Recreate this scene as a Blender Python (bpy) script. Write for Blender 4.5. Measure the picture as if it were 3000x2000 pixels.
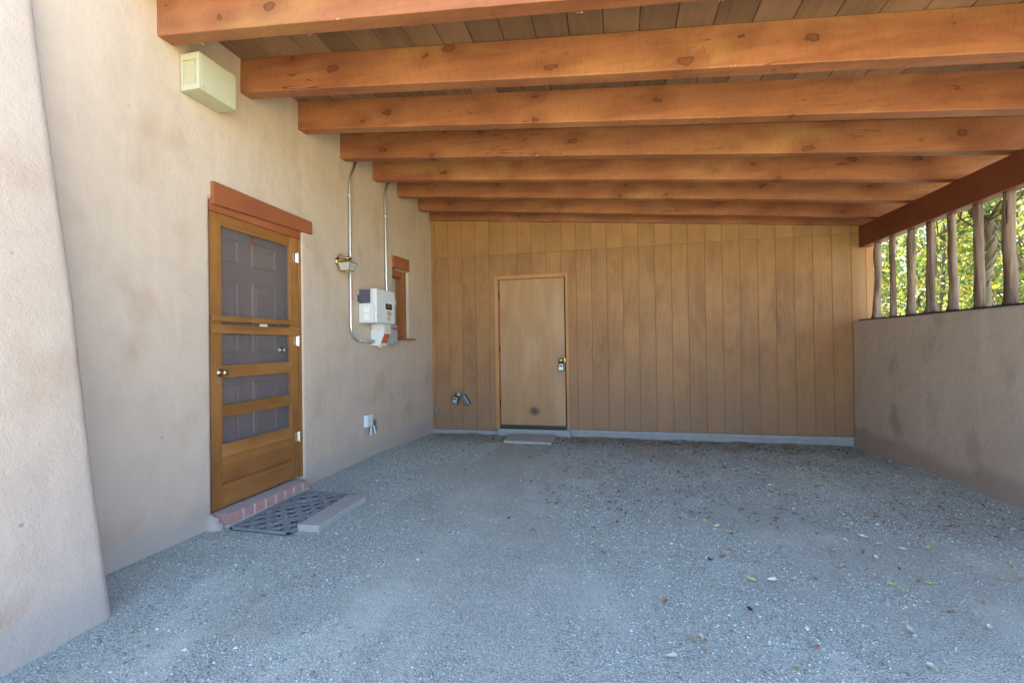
import bpy, bmesh, math, random
import numpy as np
from mathutils import Vector, Matrix, noise

# ------------------------------------------------------------------ scene, camera, sky, sun, exposure
for o in list(bpy.data.objects): bpy.data.objects.remove(o)
scene = bpy.context.scene
col = scene.collection
random.seed(7); rng = np.random.default_rng(7)

CAM = (2.6513, -6.2547, 1.1907)
YAW, PITCH, ROLL, FPX = 0.2282, 0.0092, -0.0145, 1341.05
cd = bpy.data.cameras.new('camera'); cam = bpy.data.objects.new('camera', cd); col.objects.link(cam)
cd.sensor_width = 36.0; cd.lens = FPX / 3000 * 36.0; cd.clip_start = 0.05; cd.clip_end = 2000
fw = Vector((-math.sin(YAW)*math.cos(PITCH), math.cos(YAW)*math.cos(PITCH), math.sin(PITCH)))
rt = fw.cross(Vector((0,0,1))).normalized(); up = rt.cross(fw)
r2 = math.cos(ROLL)*rt + math.sin(ROLL)*up; u2 = -math.sin(ROLL)*rt + math.cos(ROLL)*up
cam.matrix_world = Matrix(((r2.x,u2.x,-fw.x,CAM[0]),(r2.y,u2.y,-fw.y,CAM[1]),(r2.z,u2.z,-fw.z,CAM[2]),(0,0,0,1)))
scene.camera = cam

SUN_EL, SUN_AZ = math.radians(59), math.radians(-25)      # azimuth from +Y towards +X
world = bpy.data.worlds.new('World'); scene.world = world; world.use_nodes = True
wn = world.node_tree; wn.nodes.clear()
sky = wn.nodes.new('ShaderNodeTexSky'); sky.sky_type = 'NISHITA'; sky.sun_disc = False
sky.sun_elevation = SUN_EL; sky.sun_rotation = SUN_AZ; sky.altitude = 1800; sky.dust_density = 3.0; sky.air_density = 1.0
bg = wn.nodes.new('ShaderNodeBackground'); bg.inputs[1].default_value = 0.15
wo = wn.nodes.new('ShaderNodeOutputWorld')
wn.links.new(sky.outputs[0], bg.inputs[0]); wn.links.new(bg.outputs[0], wo.inputs[0])
sd = bpy.data.lights.new('sun', 'SUN'); sun = bpy.data.objects.new('sun', sd); col.objects.link(sun)
sd.energy = 5.0; sd.angle = math.radians(0.53); sd.color = (1.0, 0.93, 0.82)
sdir = Vector((math.sin(SUN_AZ)*math.cos(SUN_EL), math.cos(SUN_AZ)*math.cos(SUN_EL), math.sin(SUN_EL)))
sun.rotation_euler = sdir.to_track_quat('Z','Y').to_euler(); sun.location = sdir*30
scene.view_settings.view_transform = 'Standard'; scene.view_settings.look = 'None'
scene.view_settings.gamma = 1.0; scene.view_settings.use_curve_mapping = False
scene.view_settings.exposure = 2.84
scene.render.engine = 'CYCLES'
scene.cycles.max_bounces = 10; scene.cycles.diffuse_bounces = 7; scene.cycles.transparent_max_bounces = 16

# ------------------------------------------------------------------ material helpers
class NT:
    def __init__(s, name):
        s.m = bpy.data.materials.new(name); s.m.use_nodes = True
        s.t = s.m.node_tree; s.t.nodes.clear()
        s.out = s.n('ShaderNodeOutputMaterial'); s.b = s.n('ShaderNodeBsdfPrincipled')
        s.l(s.b.outputs[0], s.out.inputs[0])
        s.co = s.n('ShaderNodeTexCoord').outputs['Object']
    def n(s, k): return s.t.nodes.new(k)
    def l(s, a, b): s.t.links.new(a, b)
    def set(s, sock, v):
        if hasattr(v, 'is_output') or isinstance(v, bpy.types.NodeSocket): s.l(v, sock)
        else: sock.default_value = v
    def math(s, op, a, b=0.0, c=None, clamp=False):
        n = s.n('ShaderNodeMath'); n.operation = op; n.use_clamp = clamp
        s.set(n.inputs[0], a); s.set(n.inputs[1], b)
        if c is not None: s.set(n.inputs[2], c)
        return n.outputs[0]
    def mix(s, f, a, b, mode='MIX'):
        n = s.n('ShaderNodeMix'); n.data_type = 'RGBA'; n.blend_type = mode
        s.set(n.inputs[0], f); s.set(n.inputs[6], c4(a)); s.set(n.inputs[7], c4(b))
        return n.outputs[2]
    def map(s, v, sc=(1,1,1), rot=(0,0,0), loc=(0,0,0)):
        n = s.n('ShaderNodeMapping'); s.l(v, n.inputs[0]); n.inputs['Scale'].default_value = sc
        n.inputs['Rotation'].default_value = rot; n.inputs['Location'].default_value = loc
        return n.outputs[0]
    def noise(s, v, scale, detail=4, rough=0.55, dist=0.0):
        n = s.n('ShaderNodeTexNoise'); s.l(v, n.inputs['Vector']); n.inputs['Scale'].default_value = scale
        n.inputs['Detail'].default_value = detail; n.inputs['Roughness'].default_value = rough
        n.inputs['Distortion'].default_value = dist
        return n.outputs[0]
    def vor(s, v, scale, feat='F1', rand=1.0):
        n = s.n('ShaderNodeTexVoronoi'); s.l(v, n.inputs['Vector']); n.feature = feat
        n.inputs['Scale'].default_value = scale; n.inputs['Randomness'].default_value = rand
        return n
    def ramp(s, f, stops, interp='LINEAR'):
        n = s.n('ShaderNodeValToRGB'); s.l(f, n.inputs[0]); e = n.color_ramp.elements; n.color_ramp.interpolation = interp
        while len(e) < len(stops): e.new(0.5)
        for i, (p, c) in enumerate(stops): e[i].position = p; e[i].color = c4(c)
        return n.outputs[0]
    def step(s, f, a, b):
        n = s.n('ShaderNodeMapRange'); n.interpolation_type = 'SMOOTHSTEP'; s.set(n.inputs[0], f)
        n.inputs[1].default_value = a; n.inputs[2].default_value = b
        return n.outputs[0]
    def bump(s, h, strength=0.3, dist=0.01, prev=None):
        n = s.n('ShaderNodeBump'); s.l(h, n.inputs['Height']); n.inputs['Strength'].default_value = strength
        n.inputs['Distance'].default_value = dist
        if prev is not None: s.l(prev, n.inputs['Normal'])
        return n.outputs[0]
    def fin(s, color=None, rough=0.6, normal=None, metal=0.0, spec=0.4):
        if color is not None: s.set(s.b.inputs['Base Color'], c4(color))
        s.set(s.b.inputs['Roughness'], rough); s.set(s.b.inputs['Metallic'], metal)
        s.b.inputs['Specular IOR Level'].default_value = spec
        if normal is not None: s.l(normal, s.b.inputs['Normal'])
        return s.m
    def rnd(s): return s.n('ShaderNodeObjectInfo').outputs['Random']
    def shifted(s):
        """object coordinates shifted by a random amount for each piece"""
        cb = s.n('ShaderNodeCombineXYZ'); r = s.rnd()
        s.l(s.math('MULTIPLY', r, 37.0), cb.inputs[0]); s.l(s.math('MULTIPLY', r, 91.0), cb.inputs[1]); s.l(s.math('MULTIPLY', r, 53.0), cb.inputs[2])
        a = s.n('ShaderNodeVectorMath'); a.operation = 'ADD'; s.l(s.co, a.inputs[0]); s.l(cb.outputs[0], a.inputs[1])
        return a.outputs[0]
def c4(c):
    if isinstance(c, bpy.types.NodeSocket): return c
    return (c[0], c[1], c[2], 1.0) if len(c) == 3 else c
def sc(c, k): return tuple(min(1, v*k) for v in c)

def plain(name, c, rough=0.5, metal=0.0, var=0.12, scale=30, spec=0.4, bump=0.05):
    t = NT(name); n = t.noise(t.shifted(), scale, 5, 0.6)
    colr = t.mix(n, sc(c, 1-var), sc(c, 1+var))
    return t.fin(colr, rough, t.bump(n, bump, 0.003), metal, spec)

def wood(name, base, dark, axis, stretch=(0.6, 16), knots=0.0, rough=0.55, vary=0.18, saw=0.0, grain=0.5, cath=0.0, bumpk=0.25, spec=0.35, low_tone=None, streak=None, crack=0.0, blotch=None):
    t = NT(name); v = t.shifted()
    s = [stretch[1]]*3; s[axis] = stretch[0]
    vs = t.map(v, s)
    # knots
    kn = None
    if knots:
        k = [1.0]*3; k[axis] = 0.62
        wob = t.noise(v, 9, 2)
        vk = t.n('ShaderNodeVectorMath'); vk.operation = 'ADD'; t.l(t.map(v, k), vk.inputs[0])
        off = t.n('ShaderNodeVectorMath'); off.operation = 'SCALE'; off.inputs['Scale'].default_value = 0.06
        nc = t.n('ShaderNodeTexNoise'); t.l(v, nc.inputs['Vector']); nc.inputs['Scale'].default_value = 12
        t.l(nc.outputs[1], off.inputs[0]); t.l(off.outputs[0], vk.inputs[1])
        vo = t.vor(vk.outputs[0], knots)
        if axis == 0:
            vo.voronoi_dimensions = '2D'; sp = t.n('ShaderNodeSeparateXYZ'); t.l(vk.outputs[0], sp.inputs[0]); cb = t.n('ShaderNodeCombineXYZ')
            t.l(sp.outputs[0], cb.inputs[0]); t.l(sp.outputs[2], cb.inputs[1]); t.l(cb.outputs[0], vo.inputs['Vector'])
        vc = t.n('ShaderNodeSeparateColor'); t.l(vo.outputs['Color'], vc.inputs[0])
        d = t.math('ADD', vo.outputs['Distance'], t.math('MULTIPLY', t.math('MULTIPLY', vc.outputs[0], vc.outputs[0]), 0.12))
        kn = t.step(d, 0.085, 0.06); ring = t.math('SUBTRACT', t.step(d, 0.10, 0.082), t.step(d, 0.072, 0.056))
        halo = t.step(d, 0.42, 0.1)
    g = t.noise(vs, 1.0, 6, 0.62, 0.4)
    f = t.noise(t.map(v, [x*5 for x in s]), 1.0, 3, 0.6)
    big = t.noise(v, 1.7, 3)
    m = t.math('ADD', t.math('MULTIPLY', g, 0.75), t.math('MULTIPLY', f, 0.25))
    m = t.math('ADD', t.math('MULTIPLY', t.math('SUBTRACT', m, 0.5), 2.2*grain), 0.5, clamp=True)
    if cath:
        c = [3.6]*3; c[axis] = 0.42
        q = t.noise(t.map(v, c), 1.0, 2, 0.45, 0.3)
        w = t.math('SINE', t.math('MULTIPLY', q, 95.0))
        m = t.math('ADD', m, t.math('MULTIPLY', w, 0.16*cath), clamp=True)
    colr = t.mix(m, dark, base)
    colr = t.mix(t.step(big, 0.35, 0.7), colr, t.mix(0.5, colr, sc(base, 1.25)))
    if blotch:
        bs = [2.6]*3; bs[axis] = 0.8
        bn = t.noise(t.map(v, bs), 1.0, 5, 0.62, 0.5)
        colr = t.mix(t.math('MULTIPLY', t.step(bn, 0.50, 0.70), 0.6), colr, blotch[0]); colr = t.mix(t.math('MULTIPLY', t.step(bn, 0.47, 0.30), 0.6), colr, blotch[1])
    if crack:
        cs = [9.0]*3; cs[axis] = 0.55
        cn = t.math('ABSOLUTE', t.math('SUBTRACT', t.noise(t.map(v, cs, loc=(5, 2, 1)), 1.0, 3, 0.5), 0.5))
        cm = t.math('MULTIPLY', t.step(cn, 0.0045, 0.001), t.step(t.noise(v, 1.3, 2), 0.50, 0.58))
        colr = t.mix(t.math('MULTIPLY', cm, 0.8), colr, sc(dark, 0.3))
    br = t.math('ADD', t.math('MULTIPLY', t.rnd(), 2*vary), 1-vary)
    hs = t.n('ShaderNodeHueSaturation'); t.l(br, hs.inputs['Value']); t.l(colr, hs.inputs['Color']); colr = hs.outputs[0]
    if saw:
        ss = [14.0]*3; ss[axis] = 60
        sw = t.noise(t.map(v, ss, rot=(0, 0.35, 0)), 1.0, 2, 0.6)
        colr = t.mix(t.math('MULTIPLY', t.step(sw, 0.52, 0.75), 0.35*saw), colr, sc(dark, 0.75))
    if kn is not None:
        colr = t.mix(t.math('MULTIPLY', halo, 0.45), colr, sc(dark, 0.9))
        colr = t.mix(t.math('MULTIPLY', kn, 0.7), colr, sc(dark, 0.75))
        colr = t.mix(t.math('MULTIPLY', ring, 0.6, clamp=True), colr, sc(dark, 0.28))
    if streak:
        st = [7.0]*3; st[axis] = 0.5
        q = t.step(t.noise(t.map(v, [x*2.5 for x in st]), 1.0, 4, 0.6), 0.5, 0.62)
        colr = t.mix(t.math('MULTIPLY', q, 0.75), colr, streak)
    if low_tone:       # second tone blended in towards the bottom, with an uneven upper edge
        sep = t.n('ShaderNodeSeparateXYZ'); t.l(t.co, sep.inputs[0])
        zz = t.math('ADD', sep.outputs[2], t.math('MULTIPLY', t.noise(t.map(t.co, (2.5, 2.5, 0.7)), 1.0, 5, 0.6), 0.9))
        colr = t.mix(t.math('MULTIPLY', t.step(zz, low_tone[1], low_tone[2]), low_tone[3]), colr, low_tone[0])
    nb = t.bump(m, bumpk, 0.004)
    return t.fin(colr, rough, nb, 0, spec)

def stucco(name, base, fine=1.0, stain=(0.42, 0.285, 0.185), foot=None):
    t = NT(name); v = t.co
    a = t.noise(v, 0.9, 5, 0.6); b = t.noise(v, 5, 5, 0.6); g = t.noise(v, 150, 3, 0.7); vert = t.noise(t.map(v, (7, 7, 0.8)), 1.0, 4, 0.6)
    colr = t.mix(a, sc(base, 0.88), sc(base, 1.10))
    colr = t.mix(t.math('MULTIPLY', t.step(b, 0.45, 0.7), 0.3), colr, sc(base, 0.80))
    colr = t.mix(t.math('MULTIPLY', t.step(vert, 0.48, 0.68), 0.3), colr, sc(base, 1.18))
    sp = t.noise(t.map(v, (3, 3, 2.2), loc=(3, 1, 7)), 1.0, 3, 0.5)
    colr = t.mix(t.math('MULTIPLY', t.step(sp, 0.53, 0.72), 0.42), colr, stain)
    sk = t.vor(t.map(v, (1, 1, 1), loc=(.3, .2, .7)), 9); spk = t.math('MULTIPLY', t.step(sk.outputs['Distance'], 0.10, 0.05), t.step(t.noise(v, 2.3, 2), 0.52, 0.6))
    colr = t.mix(t.math('MULTIPLY', spk, 0.5), colr, sc(stain, 0.6))
    colr = t.mix(t.math('MULTIPLY', t.math('SUBTRACT', g, 0.5), 0.35, clamp=True), colr, sc(base, 0.6))
    if foot:
        sep = t.n('ShaderNodeSeparateXYZ'); t.l(v, sep.inputs[0])
        zz = t.math('SUBTRACT', sep.outputs[2], t.math('MULTIPLY', t.noise(t.map(v, (1.6, 1.6, 1.6)), 1.0, 5, 0.65), 0.30))
        colr = t.mix(t.math('MULTIPLY', t.step(zz, 0.06, -0.06), 0.75), colr, foot)
    h = t.math('ADD', t.math('MULTIPLY', g, 0.5*fine), t.math('MULTIPLY', t.noise(v, 38, 4, 0.6), 0.8))
    n1 = t.bump(h, 0.45*fine, 0.006); n2 = t.bump(b, 0.35, 0.03, n1)
    return t.fin(colr, 0.95, n2, 0, 0.12)

M = {}
M['plaster'] = stucco('adobe plaster', (0.565, 0.452, 0.36), 0.55, foot=(0.46, 0.40, 0.35))
M['plaster_rough'] = stucco('adobe sand plaster', (0.56, 0.45, 0.37), 1.5, foot=(0.46, 0.40, 0.35))
M['plaster_wall'] = stucco('adobe garden plaster', (0.50, 0.415, 0.34), 0.5, stain=(0.2, 0.15, 0.11), foot=(0.33, 0.265, 0.215))
M['beam'] = wood('stained pine beam', (0.40, 0.166, 0.076), (0.21, 0.068, 0.034), 0, (0.9, 15), knots=3.4, vary=0.13, saw=0.9, grain=0.85, crack=1.0, blotch=((0.46, 0.25, 0.10), (0.20, 0.056, 0.029)), rough=0.5)
M['plate'] = wood('dark stained plate', (0.21, 0.062, 0.026), (0.13, 0.036, 0.017), 1, (0.8, 13), knots=3.0, vary=0.05, grain=0.5)
M['plank'] = wood('weathered deck plank', (0.275, 0.160, 0.090), (0.125, 0.068, 0.042), 1, (0.9, 26), vary=0.28, grain=0.9, rough=0.75)
M['siding'] = wood('plywood siding', (0.355, 0.182, 0.074), (0.235, 0.112, 0.046), 2, (0.45, 20), vary=0.06, grain=0.55, cath=1.0, blotch=((0.36, 0.20, 0.088), (0.22, 0.112, 0.056)), rough=0.6, low_tone=((0.265, 0.17, 0.11), 1.85, 0.60, 0.55))
M['siding_up'] = wood('plywood siding upper', (0.365, 0.192, 0.077), (0.255, 0.126, 0.051), 2, (0.45, 20), vary=0.05, grain=0.35, cath=0.8, rough=0.6)
M['groove'] = plain('groove backing board', (0.22, 0.11, 0.048), 0.8)  # dark brown backing that shows between the boards
M['casing'] = wood('casing wood', (0.46, 0.235, 0.09), (0.34, 0.15, 0.06), 2, (0.6, 22), vary=0.06, grain=0.4)
M['lintel'] = wood('lintel wood', (0.36, 0.118, 0.046), (0.235, 0.068, 0.030), 1, (0.8, 13), knots=3.0, vary=0.06, grain=0.45)
M['varnish_v'] = wood('varnished oak upright', (0.35, 0.158, 0.045), (0.18, 0.070, 0.020), 2, (0.8, 22), vary=0.06, grain=0.8, rough=0.35, blotch=((0.42, 0.20, 0.06), (0.17, 0.065, 0.02)))
M['varnish_h'] = wood('varnished oak rail', (0.35, 0.156, 0.045), (0.17, 0.066, 0.019), 1, (0.8, 22), vary=0.08, grain=0.85, rough=0.35, blotch=((0.44, 0.215, 0.062), (0.17, 0.065, 0.02)))
M['window_wood'] = wood('window wood', (0.34, 0.135, 0.05), (0.22, 0.08, 0.03), 2, (0.8, 18), vary=0.06, grain=0.4)
M['entry'] = wood('entry door brown', (0.19, 0.088, 0.060), (0.13, 0.058, 0.042), 2, (0.7, 20), vary=0.02, grain=0.4, rough=0.4)
M['pole'] = wood('peeled cedar pole', (0.31, 0.215, 0.160), (0.085, 0.05, 0.036), 2, (1.3, 26), vary=0.16, grain=1.7, rough=0.85, bumpk=1.0, streak=(0.09, 0.05, 0.035))
M['scar'] = plain('knot scar', (0.085, 0.05, 0.035), 0.9)
M['sill_dark'] = plain('dark sill', (0.035, 0.022, 0.016), 0.8)
M['concrete'] = plain('concrete', (0.34, 0.345, 0.33), 0.9, var=0.22, scale=14, spec=0.2, bump=0.3)
M['paver'] = plain('paver concrete', (0.40, 0.395, 0.36), 0.9, var=0.16, scale=22, spec=0.2, bump=0.3)
M['rubber'] = plain('rubber mat', (0.24, 0.25, 0.245), 0.9, var=0.35, scale=18, spec=0.25)
M['mortar'] = plain('mortar', (0.56, 0.54, 0.50), 0.95, bump=0.4)
M['galv'] = plain('galvanised steel', (0.74, 0.74, 0.72), 0.42, 1.0, 0.08, 20)
M['grey_conduit'] = plain('grey conduit', (0.36, 0.39, 0.40), 0.5, 0.0)
M['silver'] = plain('bright hinge', (0.78, 0.80, 0.78), 0.25, 1.0)
M['brass'] = plain('brass', (0.60, 0.47, 0.24), 0.32, 1.0)
M['dark_brass'] = plain('dark brass', (0.26, 0.17, 0.07), 0.4, 1.0)
M['white_enamel'] = plain('pale grey enamel', (0.66, 0.69, 0.71), 0.38, 0, 0.03, 8)
M['grey_enamel'] = plain('grey enamel', (0.33, 0.38, 0.41), 0.45, 0, 0.05, 8)
M['black'] = plain('black plastic', (0.018, 0.018, 0.022), 0.5)
M['dark_grille'] = plain('dark grille', (0.05, 0.055, 0.075), 0.6)
M['paper'] = plain('white paper', (0.82, 0.82, 0.80), 0.6, var=0.03)
M['red'] = plain('red print', (0.52, 0.075, 0.035), 0.5)
M['orange_print'] = plain('orange print', (0.62, 0.32, 0.08), 0.5)
M['cream'] = plain('cream label', (0.66, 0.62, 0.46), 0.6)
M['screen_lcd'] = plain('amber display', (0.16, 0.10, 0.05), 0.3)
M['lockface'] = plain('lockbox face', (0.50, 0.58, 0.58), 0.35, 0.3)
M['purple_grey'] = plain('grey vinyl', (0.15, 0.15, 0.20), 0.45)
M['zinc'] = plain('zinc', (0.40, 0.44, 0.46), 0.45, 0.8)
M['hinge_dark'] = plain('dark hinge', (0.05, 0.03, 0.02), 0.5, 0.5)
M['threshold'] = plain('dark threshold', (0.035, 0.04, 0.055), 0.5)
M['rust'] = plain('rusty hook', (0.22, 0.07, 0.03), 0.7)
M['cover_plate'] = plain('white cover', (0.70, 0.77, 0.79), 0.35, 0, 0.04)
M['vent_box'] = plain('pale painted box', (0.50, 0.485, 0.36), 0.6, var=0.07, scale=18)
M['vent_dark'] = plain('pale painted inset', (0.46, 0.42, 0.29), 0.8)
M['cobweb'] = plain('cobweb fluff', (0.55, 0.50, 0.42), 0.95)
def brickmat():
    t = NT('worn red brick'); n = t.noise(t.shifted(), 16, 5, 0.65)
    sep = t.n('ShaderNodeSeparateXYZ'); g = t.n('ShaderNodeNewGeometry'); t.l(g.outputs['Normal'], sep.inputs[0])
    body = t.mix(n, (0.40, 0.205, 0.175), (0.51, 0.32, 0.28))
    dusty = t.mix(n, (0.42, 0.36, 0.33), (0.54, 0.48, 0.44))          # dust lying on the tread
    f = t.math('MULTIPLY', t.step(t.math('ADD', sep.outputs[2], t.math('MULTIPLY', n, 0.5)), 0.55, 1.1), 0.85)
    return t.fin(t.mix(f, body, dusty), 0.95, t.bump(n, 0.5, 0.006), 0, 0.15)
M['brick'] = brickmat()
def doorskin():
    t = NT('flush door veneer'); v = t.co
    g = t.noise(t.map(v, (26, 26, 0.7)), 1.0, 5, 0.6, 0.3); b = t.noise(t.map(v, (4.5, 4.5, 1.1)), 1.0, 4, 0.6)
    colr = t.mix(g, (0.33, 0.178, 0.078), (0.43, 0.25, 0.125))
    colr = t.mix(t.math('MULTIPLY', t.step(b, 0.42, 0.7), 0.6), colr, (0.47, 0.31, 0.185))
    d = t.n('ShaderNodeVectorMath'); d.operation = 'DISTANCE'; t.l(t.map(v, (1.0, 0, 1.15)), d.inputs[0]); d.inputs[1].default_value = (1.502, 0, 0.28*1.15)
    q = t.math('ADD', d.outputs['Value'], t.math('MULTIPLY', t.math('SUBTRACT', t.noise(v, 20, 4), 0.5), 0.06))
    colr = t.mix(t.math('MULTIPLY', t.step(q, 0.115, 0.0), 0.9), colr, (0.03, 0.03, 0.035))      # scuff mark low on the door
    d2 = t.n('ShaderNodeVectorMath'); d2.operation = 'DISTANCE'; t.l(t.map(v, (1.0, 0, 0.45)), d2.inputs[0]); d2.inputs[1].default_value = (1.90, 0, 0.98*0.45)
    q2 = t.math('ADD', d2.outputs['Value'], t.math('MULTIPLY', t.math('SUBTRACT', t.noise(v, 14, 4), 0.5), 0.12))
    colr = t.mix(t.math('MULTIPLY', t.step(q2, 0.16, 0.0), 0.45), colr, (0.17, 0.09, 0.045))      # hand grime round the knob
    rn = t.step(t.noise(t.map(v, (7, 7, 0.9), loc=(2, 0, 4)), 1.0, 3), 0.56, 0.68); colr = t.mix(t.math('MULTIPLY', rn, 0.35), colr, (0.30, 0.15, 0.055))
    return t.fin(colr, 0.5, t.bump(g, 0.08, 0.003), 0, 0.35)
M['door'] = doorskin()
def meshscreen():
    t = NT('insect screen'); tr = t.n('ShaderNodeBsdfTransparent'); mx = t.n('ShaderNodeMixShader')
    n = t.noise(t.co, 5, 4)
    t.fin(t.mix(n, (0.20, 0.215, 0.23), (0.28, 0.295, 0.305)), 0.7, None, 0.0, 0.3)
    tr.inputs[0].default_value = (1, 1, 1, 1)
    t.l(t.math('ADD', t.math('MULTIPLY', n, 0.14), 0.26), mx.inputs[0])
    t.l(tr.outputs[0], mx.inputs[1]); t.l(t.b.outputs[0], mx.inputs[2]); t.l(mx.outputs[0], t.out.inputs[0])
    return t.m
M['screen'] = meshscreen()
def frosted():
    t = NT('frosted lamp glass'); t.fin((0.62, 0.62, 0.58), 0.35, None, 0, 0.5)
    t.b.inputs['Transmission Weight'].default_value = 0.35
    return t.m
M['frost'] = frosted()
def pane():
    t = NT('window pane'); n = t.noise(t.map(t.co, (1, 30, 0.6)), 1.0, 3)
    return t.fin(t.mix(n, (0.36, 0.37, 0.36), (0.52, 0.52, 0.50)), 0.12, None, 0, 0.5)
M['pane'] = pane()

def gravel(name, pebble=True):
    t = NT(name); v = t.co
    v1 = t.vor(v, 160); v2 = t.vor(v, 47)
    dustm = t.noise(t.map(v, (1.25, 0.62, 1), rot=(0, 0, 0.25)), 1.0, 8, 0.66, 0.8)
    dust = t.step(dustm, 0.48, 0.66)
    hs = t.n('ShaderNodeSeparateColor'); t.l(v1.outputs['Color'], hs.inputs[0])
    g = t.ramp(hs.outputs[0], [(0.0, (0.28, 0.31, 0.27)), (0.35, (0.47, 0.515, 0.445)), (0.7, (0.54, 0.59, 0.505)), (0.93, (0.60, 0.655, 0.58)), (1.0, (0.76, 0.80, 0.75))])
    tint = t.mix(t.step(hs.outputs[1], 0.72, 0.95), g, t.mix(0.4, g, (0.44, 0.32, 0.28)))
    gap = t.step(v1.outputs['Distance'], 0.42, 0.75)
    colr = t.mix(t.math('MULTIPLY', gap, 0.55), tint, (0.30, 0.335, 0.295))
    fine = t.noise(v, 160, 3, 0.7)
    dc = t.mix(fine, (0.49, 0.53, 0.455), (0.56, 0.60, 0.515))
    colr = t.mix(t.math('MULTIPLY', dust, 0.55), colr, dc)
    big = t.noise(v, 0.55, 4, 0.6)
    colr = t.mix(t.math('MULTIPLY', t.step(big, 0.4, 0.65), 0.25), colr, t.mix(0.5, colr, (0.40, 0.44, 0.39)))
    h = t.math('SUBTRACT', 1.0, v1.outputs['Distance'])
    h = t.math('MULTIPLY', h, t.math('SUBTRACT', 1.0, t.math('MULTIPLY', dust, 0.55)))
    n1 = t.bump(h, 0.9, 0.008); n2 = t.bump(t.noise(v, 7, 5, 0.6), 0.35, 0.03, n1)
    return t.fin(colr, 0.95, n2, 0, 0.15)
M['gravel'] = gravel('grey gravel')
def bounce_earth():
    t = NT('dry straw-coloured earth'); a = t.noise(t.co, 1.5, 6, 0.6); b = t.noise(t.co, 60, 4, 0.6)
    c = t.mix(a, (0.50, 0.45, 0.24), (0.60, 0.54, 0.30)); c = t.mix(t.math('MULTIPLY', b, 0.5), c, (0.44, 0.38, 0.20))  # straw tint chosen to warm the light this sheet bounces
    return t.fin(c, 0.95, t.bump(b, 0.5, 0.01), 0, 0.1)
M['bounce_earth'] = bounce_earth()
def pebbles():
    t = NT('pebbles'); g = t.n('ShaderNodeNewGeometry'); r = g.outputs['Random Per Island']
    c = t.ramp(r, [(0.0, (0.17, 0.19, 0.17)), (0.25, (0.36, 0.40, 0.35)), (0.60, (0.53, 0.58, 0.50)), (0.80, (0.61, 0.67, 0.60)), (0.86, (0.40, 0.31, 0.28)), (0.91, (0.55, 0.61, 0.58)), (1.0, (0.82, 0.83, 0.80))])
    return t.fin(c, 0.9, t.bump(t.noise(t.co, 400, 2), 0.3, 0.001), 0, 0.2)
M['pebbles'] = pebbles()
def leafmat(name, stops, tl=0.45, rough=0.5):
    t = NT(name); g = t.n('ShaderNodeNewGeometry'); r = g.outputs['Random Per Island']
    c = t.ramp(r, stops)
    n = t.noise(t.co, 40, 3); c = t.mix(t.math('MULTIPLY', n, 0.3), c, t.mix(0.5, c, (0.05, 0.04, 0.01)))
    t.fin(c, rough, None, 0, 0.35)
    if tl:
        tr = t.n('ShaderNodeBsdfTranslucent'); t.l(c, tr.inputs[0]); mx = t.n('ShaderNodeMixShader'); mx.inputs[0].default_value = tl
        t.l(t.b.outputs[0], mx.inputs[1]); t.l(tr.outputs[0], mx.inputs[2]); t.l(mx.outputs[0], t.out.inputs[0])
    return t.m
M['foliage'] = leafmat('foliage', [(0.0, (0.05, 0.10, 0.015)), (0.4, (0.10, 0.16, 0.02)), (0.65, (0.22, 0.23, 0.03)), (1.0, (0.36, 0.29, 0.04))])
M['foliage_green'] = leafmat('green foliage', [(0.0, (0.03, 0.09, 0.015)), (0.6, (0.06, 0.15, 0.02)), (1.0, (0.14, 0.20, 0.03))])
M['bark'] = wood('tree bark', (0.13, 0.095, 0.065), (0.05, 0.036, 0.026), 2, (2.0, 22), vary=0.1, grain=1.0, rough=0.95, bumpk=0.8)
M['pale_bark'] = wood('pale tree bark', (0.25, 0.20, 0.12), (0.10, 0.078, 0.045), 2, (2.0, 16), vary=0.1, grain=1.0, rough=0.95, bumpk=0.8)
M['litter'] = leafmat('dead leaf litter', [(0.0, (0.10, 0.065, 0.045)), (0.5, (0.22, 0.155, 0.105)), (1.0, (0.42, 0.34, 0.24))], 0.0, 0.8)
for k, c in dict(yellow=(0.50, 0.50, 0.16), brown=(0.21, 0.135, 0.085), tan=(0.44, 0.345, 0.25), red=(0.36, 0.15, 0.10), dark=(0.085, 0.05, 0.045), pale=(0.60, 0.60, 0.46), purple=(0.05, 0.012, 0.07)).items():
    M['leaf_'+k] = plain('fallen leaf '+k, c, 0.7, var=0.3, scale=50)

# ------------------------------------------------------------------ mesh helpers
def new(): return bmesh.new()
def hexa(bm, p):      # 8 corners: bottom 0-3 anticlockwise, top 4-7
    v = [bm.verts.new(q) for q in p]
    for f in ((3,2,1,0),(4,5,6,7),(0,1,5,4),(1,2,6,5),(2,3,7,6),(3,0,4,7)): bm.faces.new([v[i] for i in f])
def box(bm, x0, x1, y0, y1, z0, z1):
    x0, x1 = sorted((x0, x1)); y0, y1 = sorted((y0, y1)); z0, z1 = sorted((z0, z1))
    hexa(bm, [(x0,y0,z0),(x1,y0,z0),(x1,y1,z0),(x0,y1,z0),(x0,y0,z1),(x1,y0,z1),(x1,y1,z1),(x0,y1,z1)])
def prism(bm, poly, f0, f1):      # poly: list of 2D points; f0/f1 map a 2D point to 3D (two ends)
    a = [bm.verts.new(f0(*p)) for p in poly]; b = [bm.verts.new(f1(*p)) for p in poly]; n = len(poly)
    bm.faces.new(a[::-1]); bm.faces.new(b)
    for i in range(n): bm.faces.new((a[i], a[(i+1)%n], b[(i+1)%n], b[i]))
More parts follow.
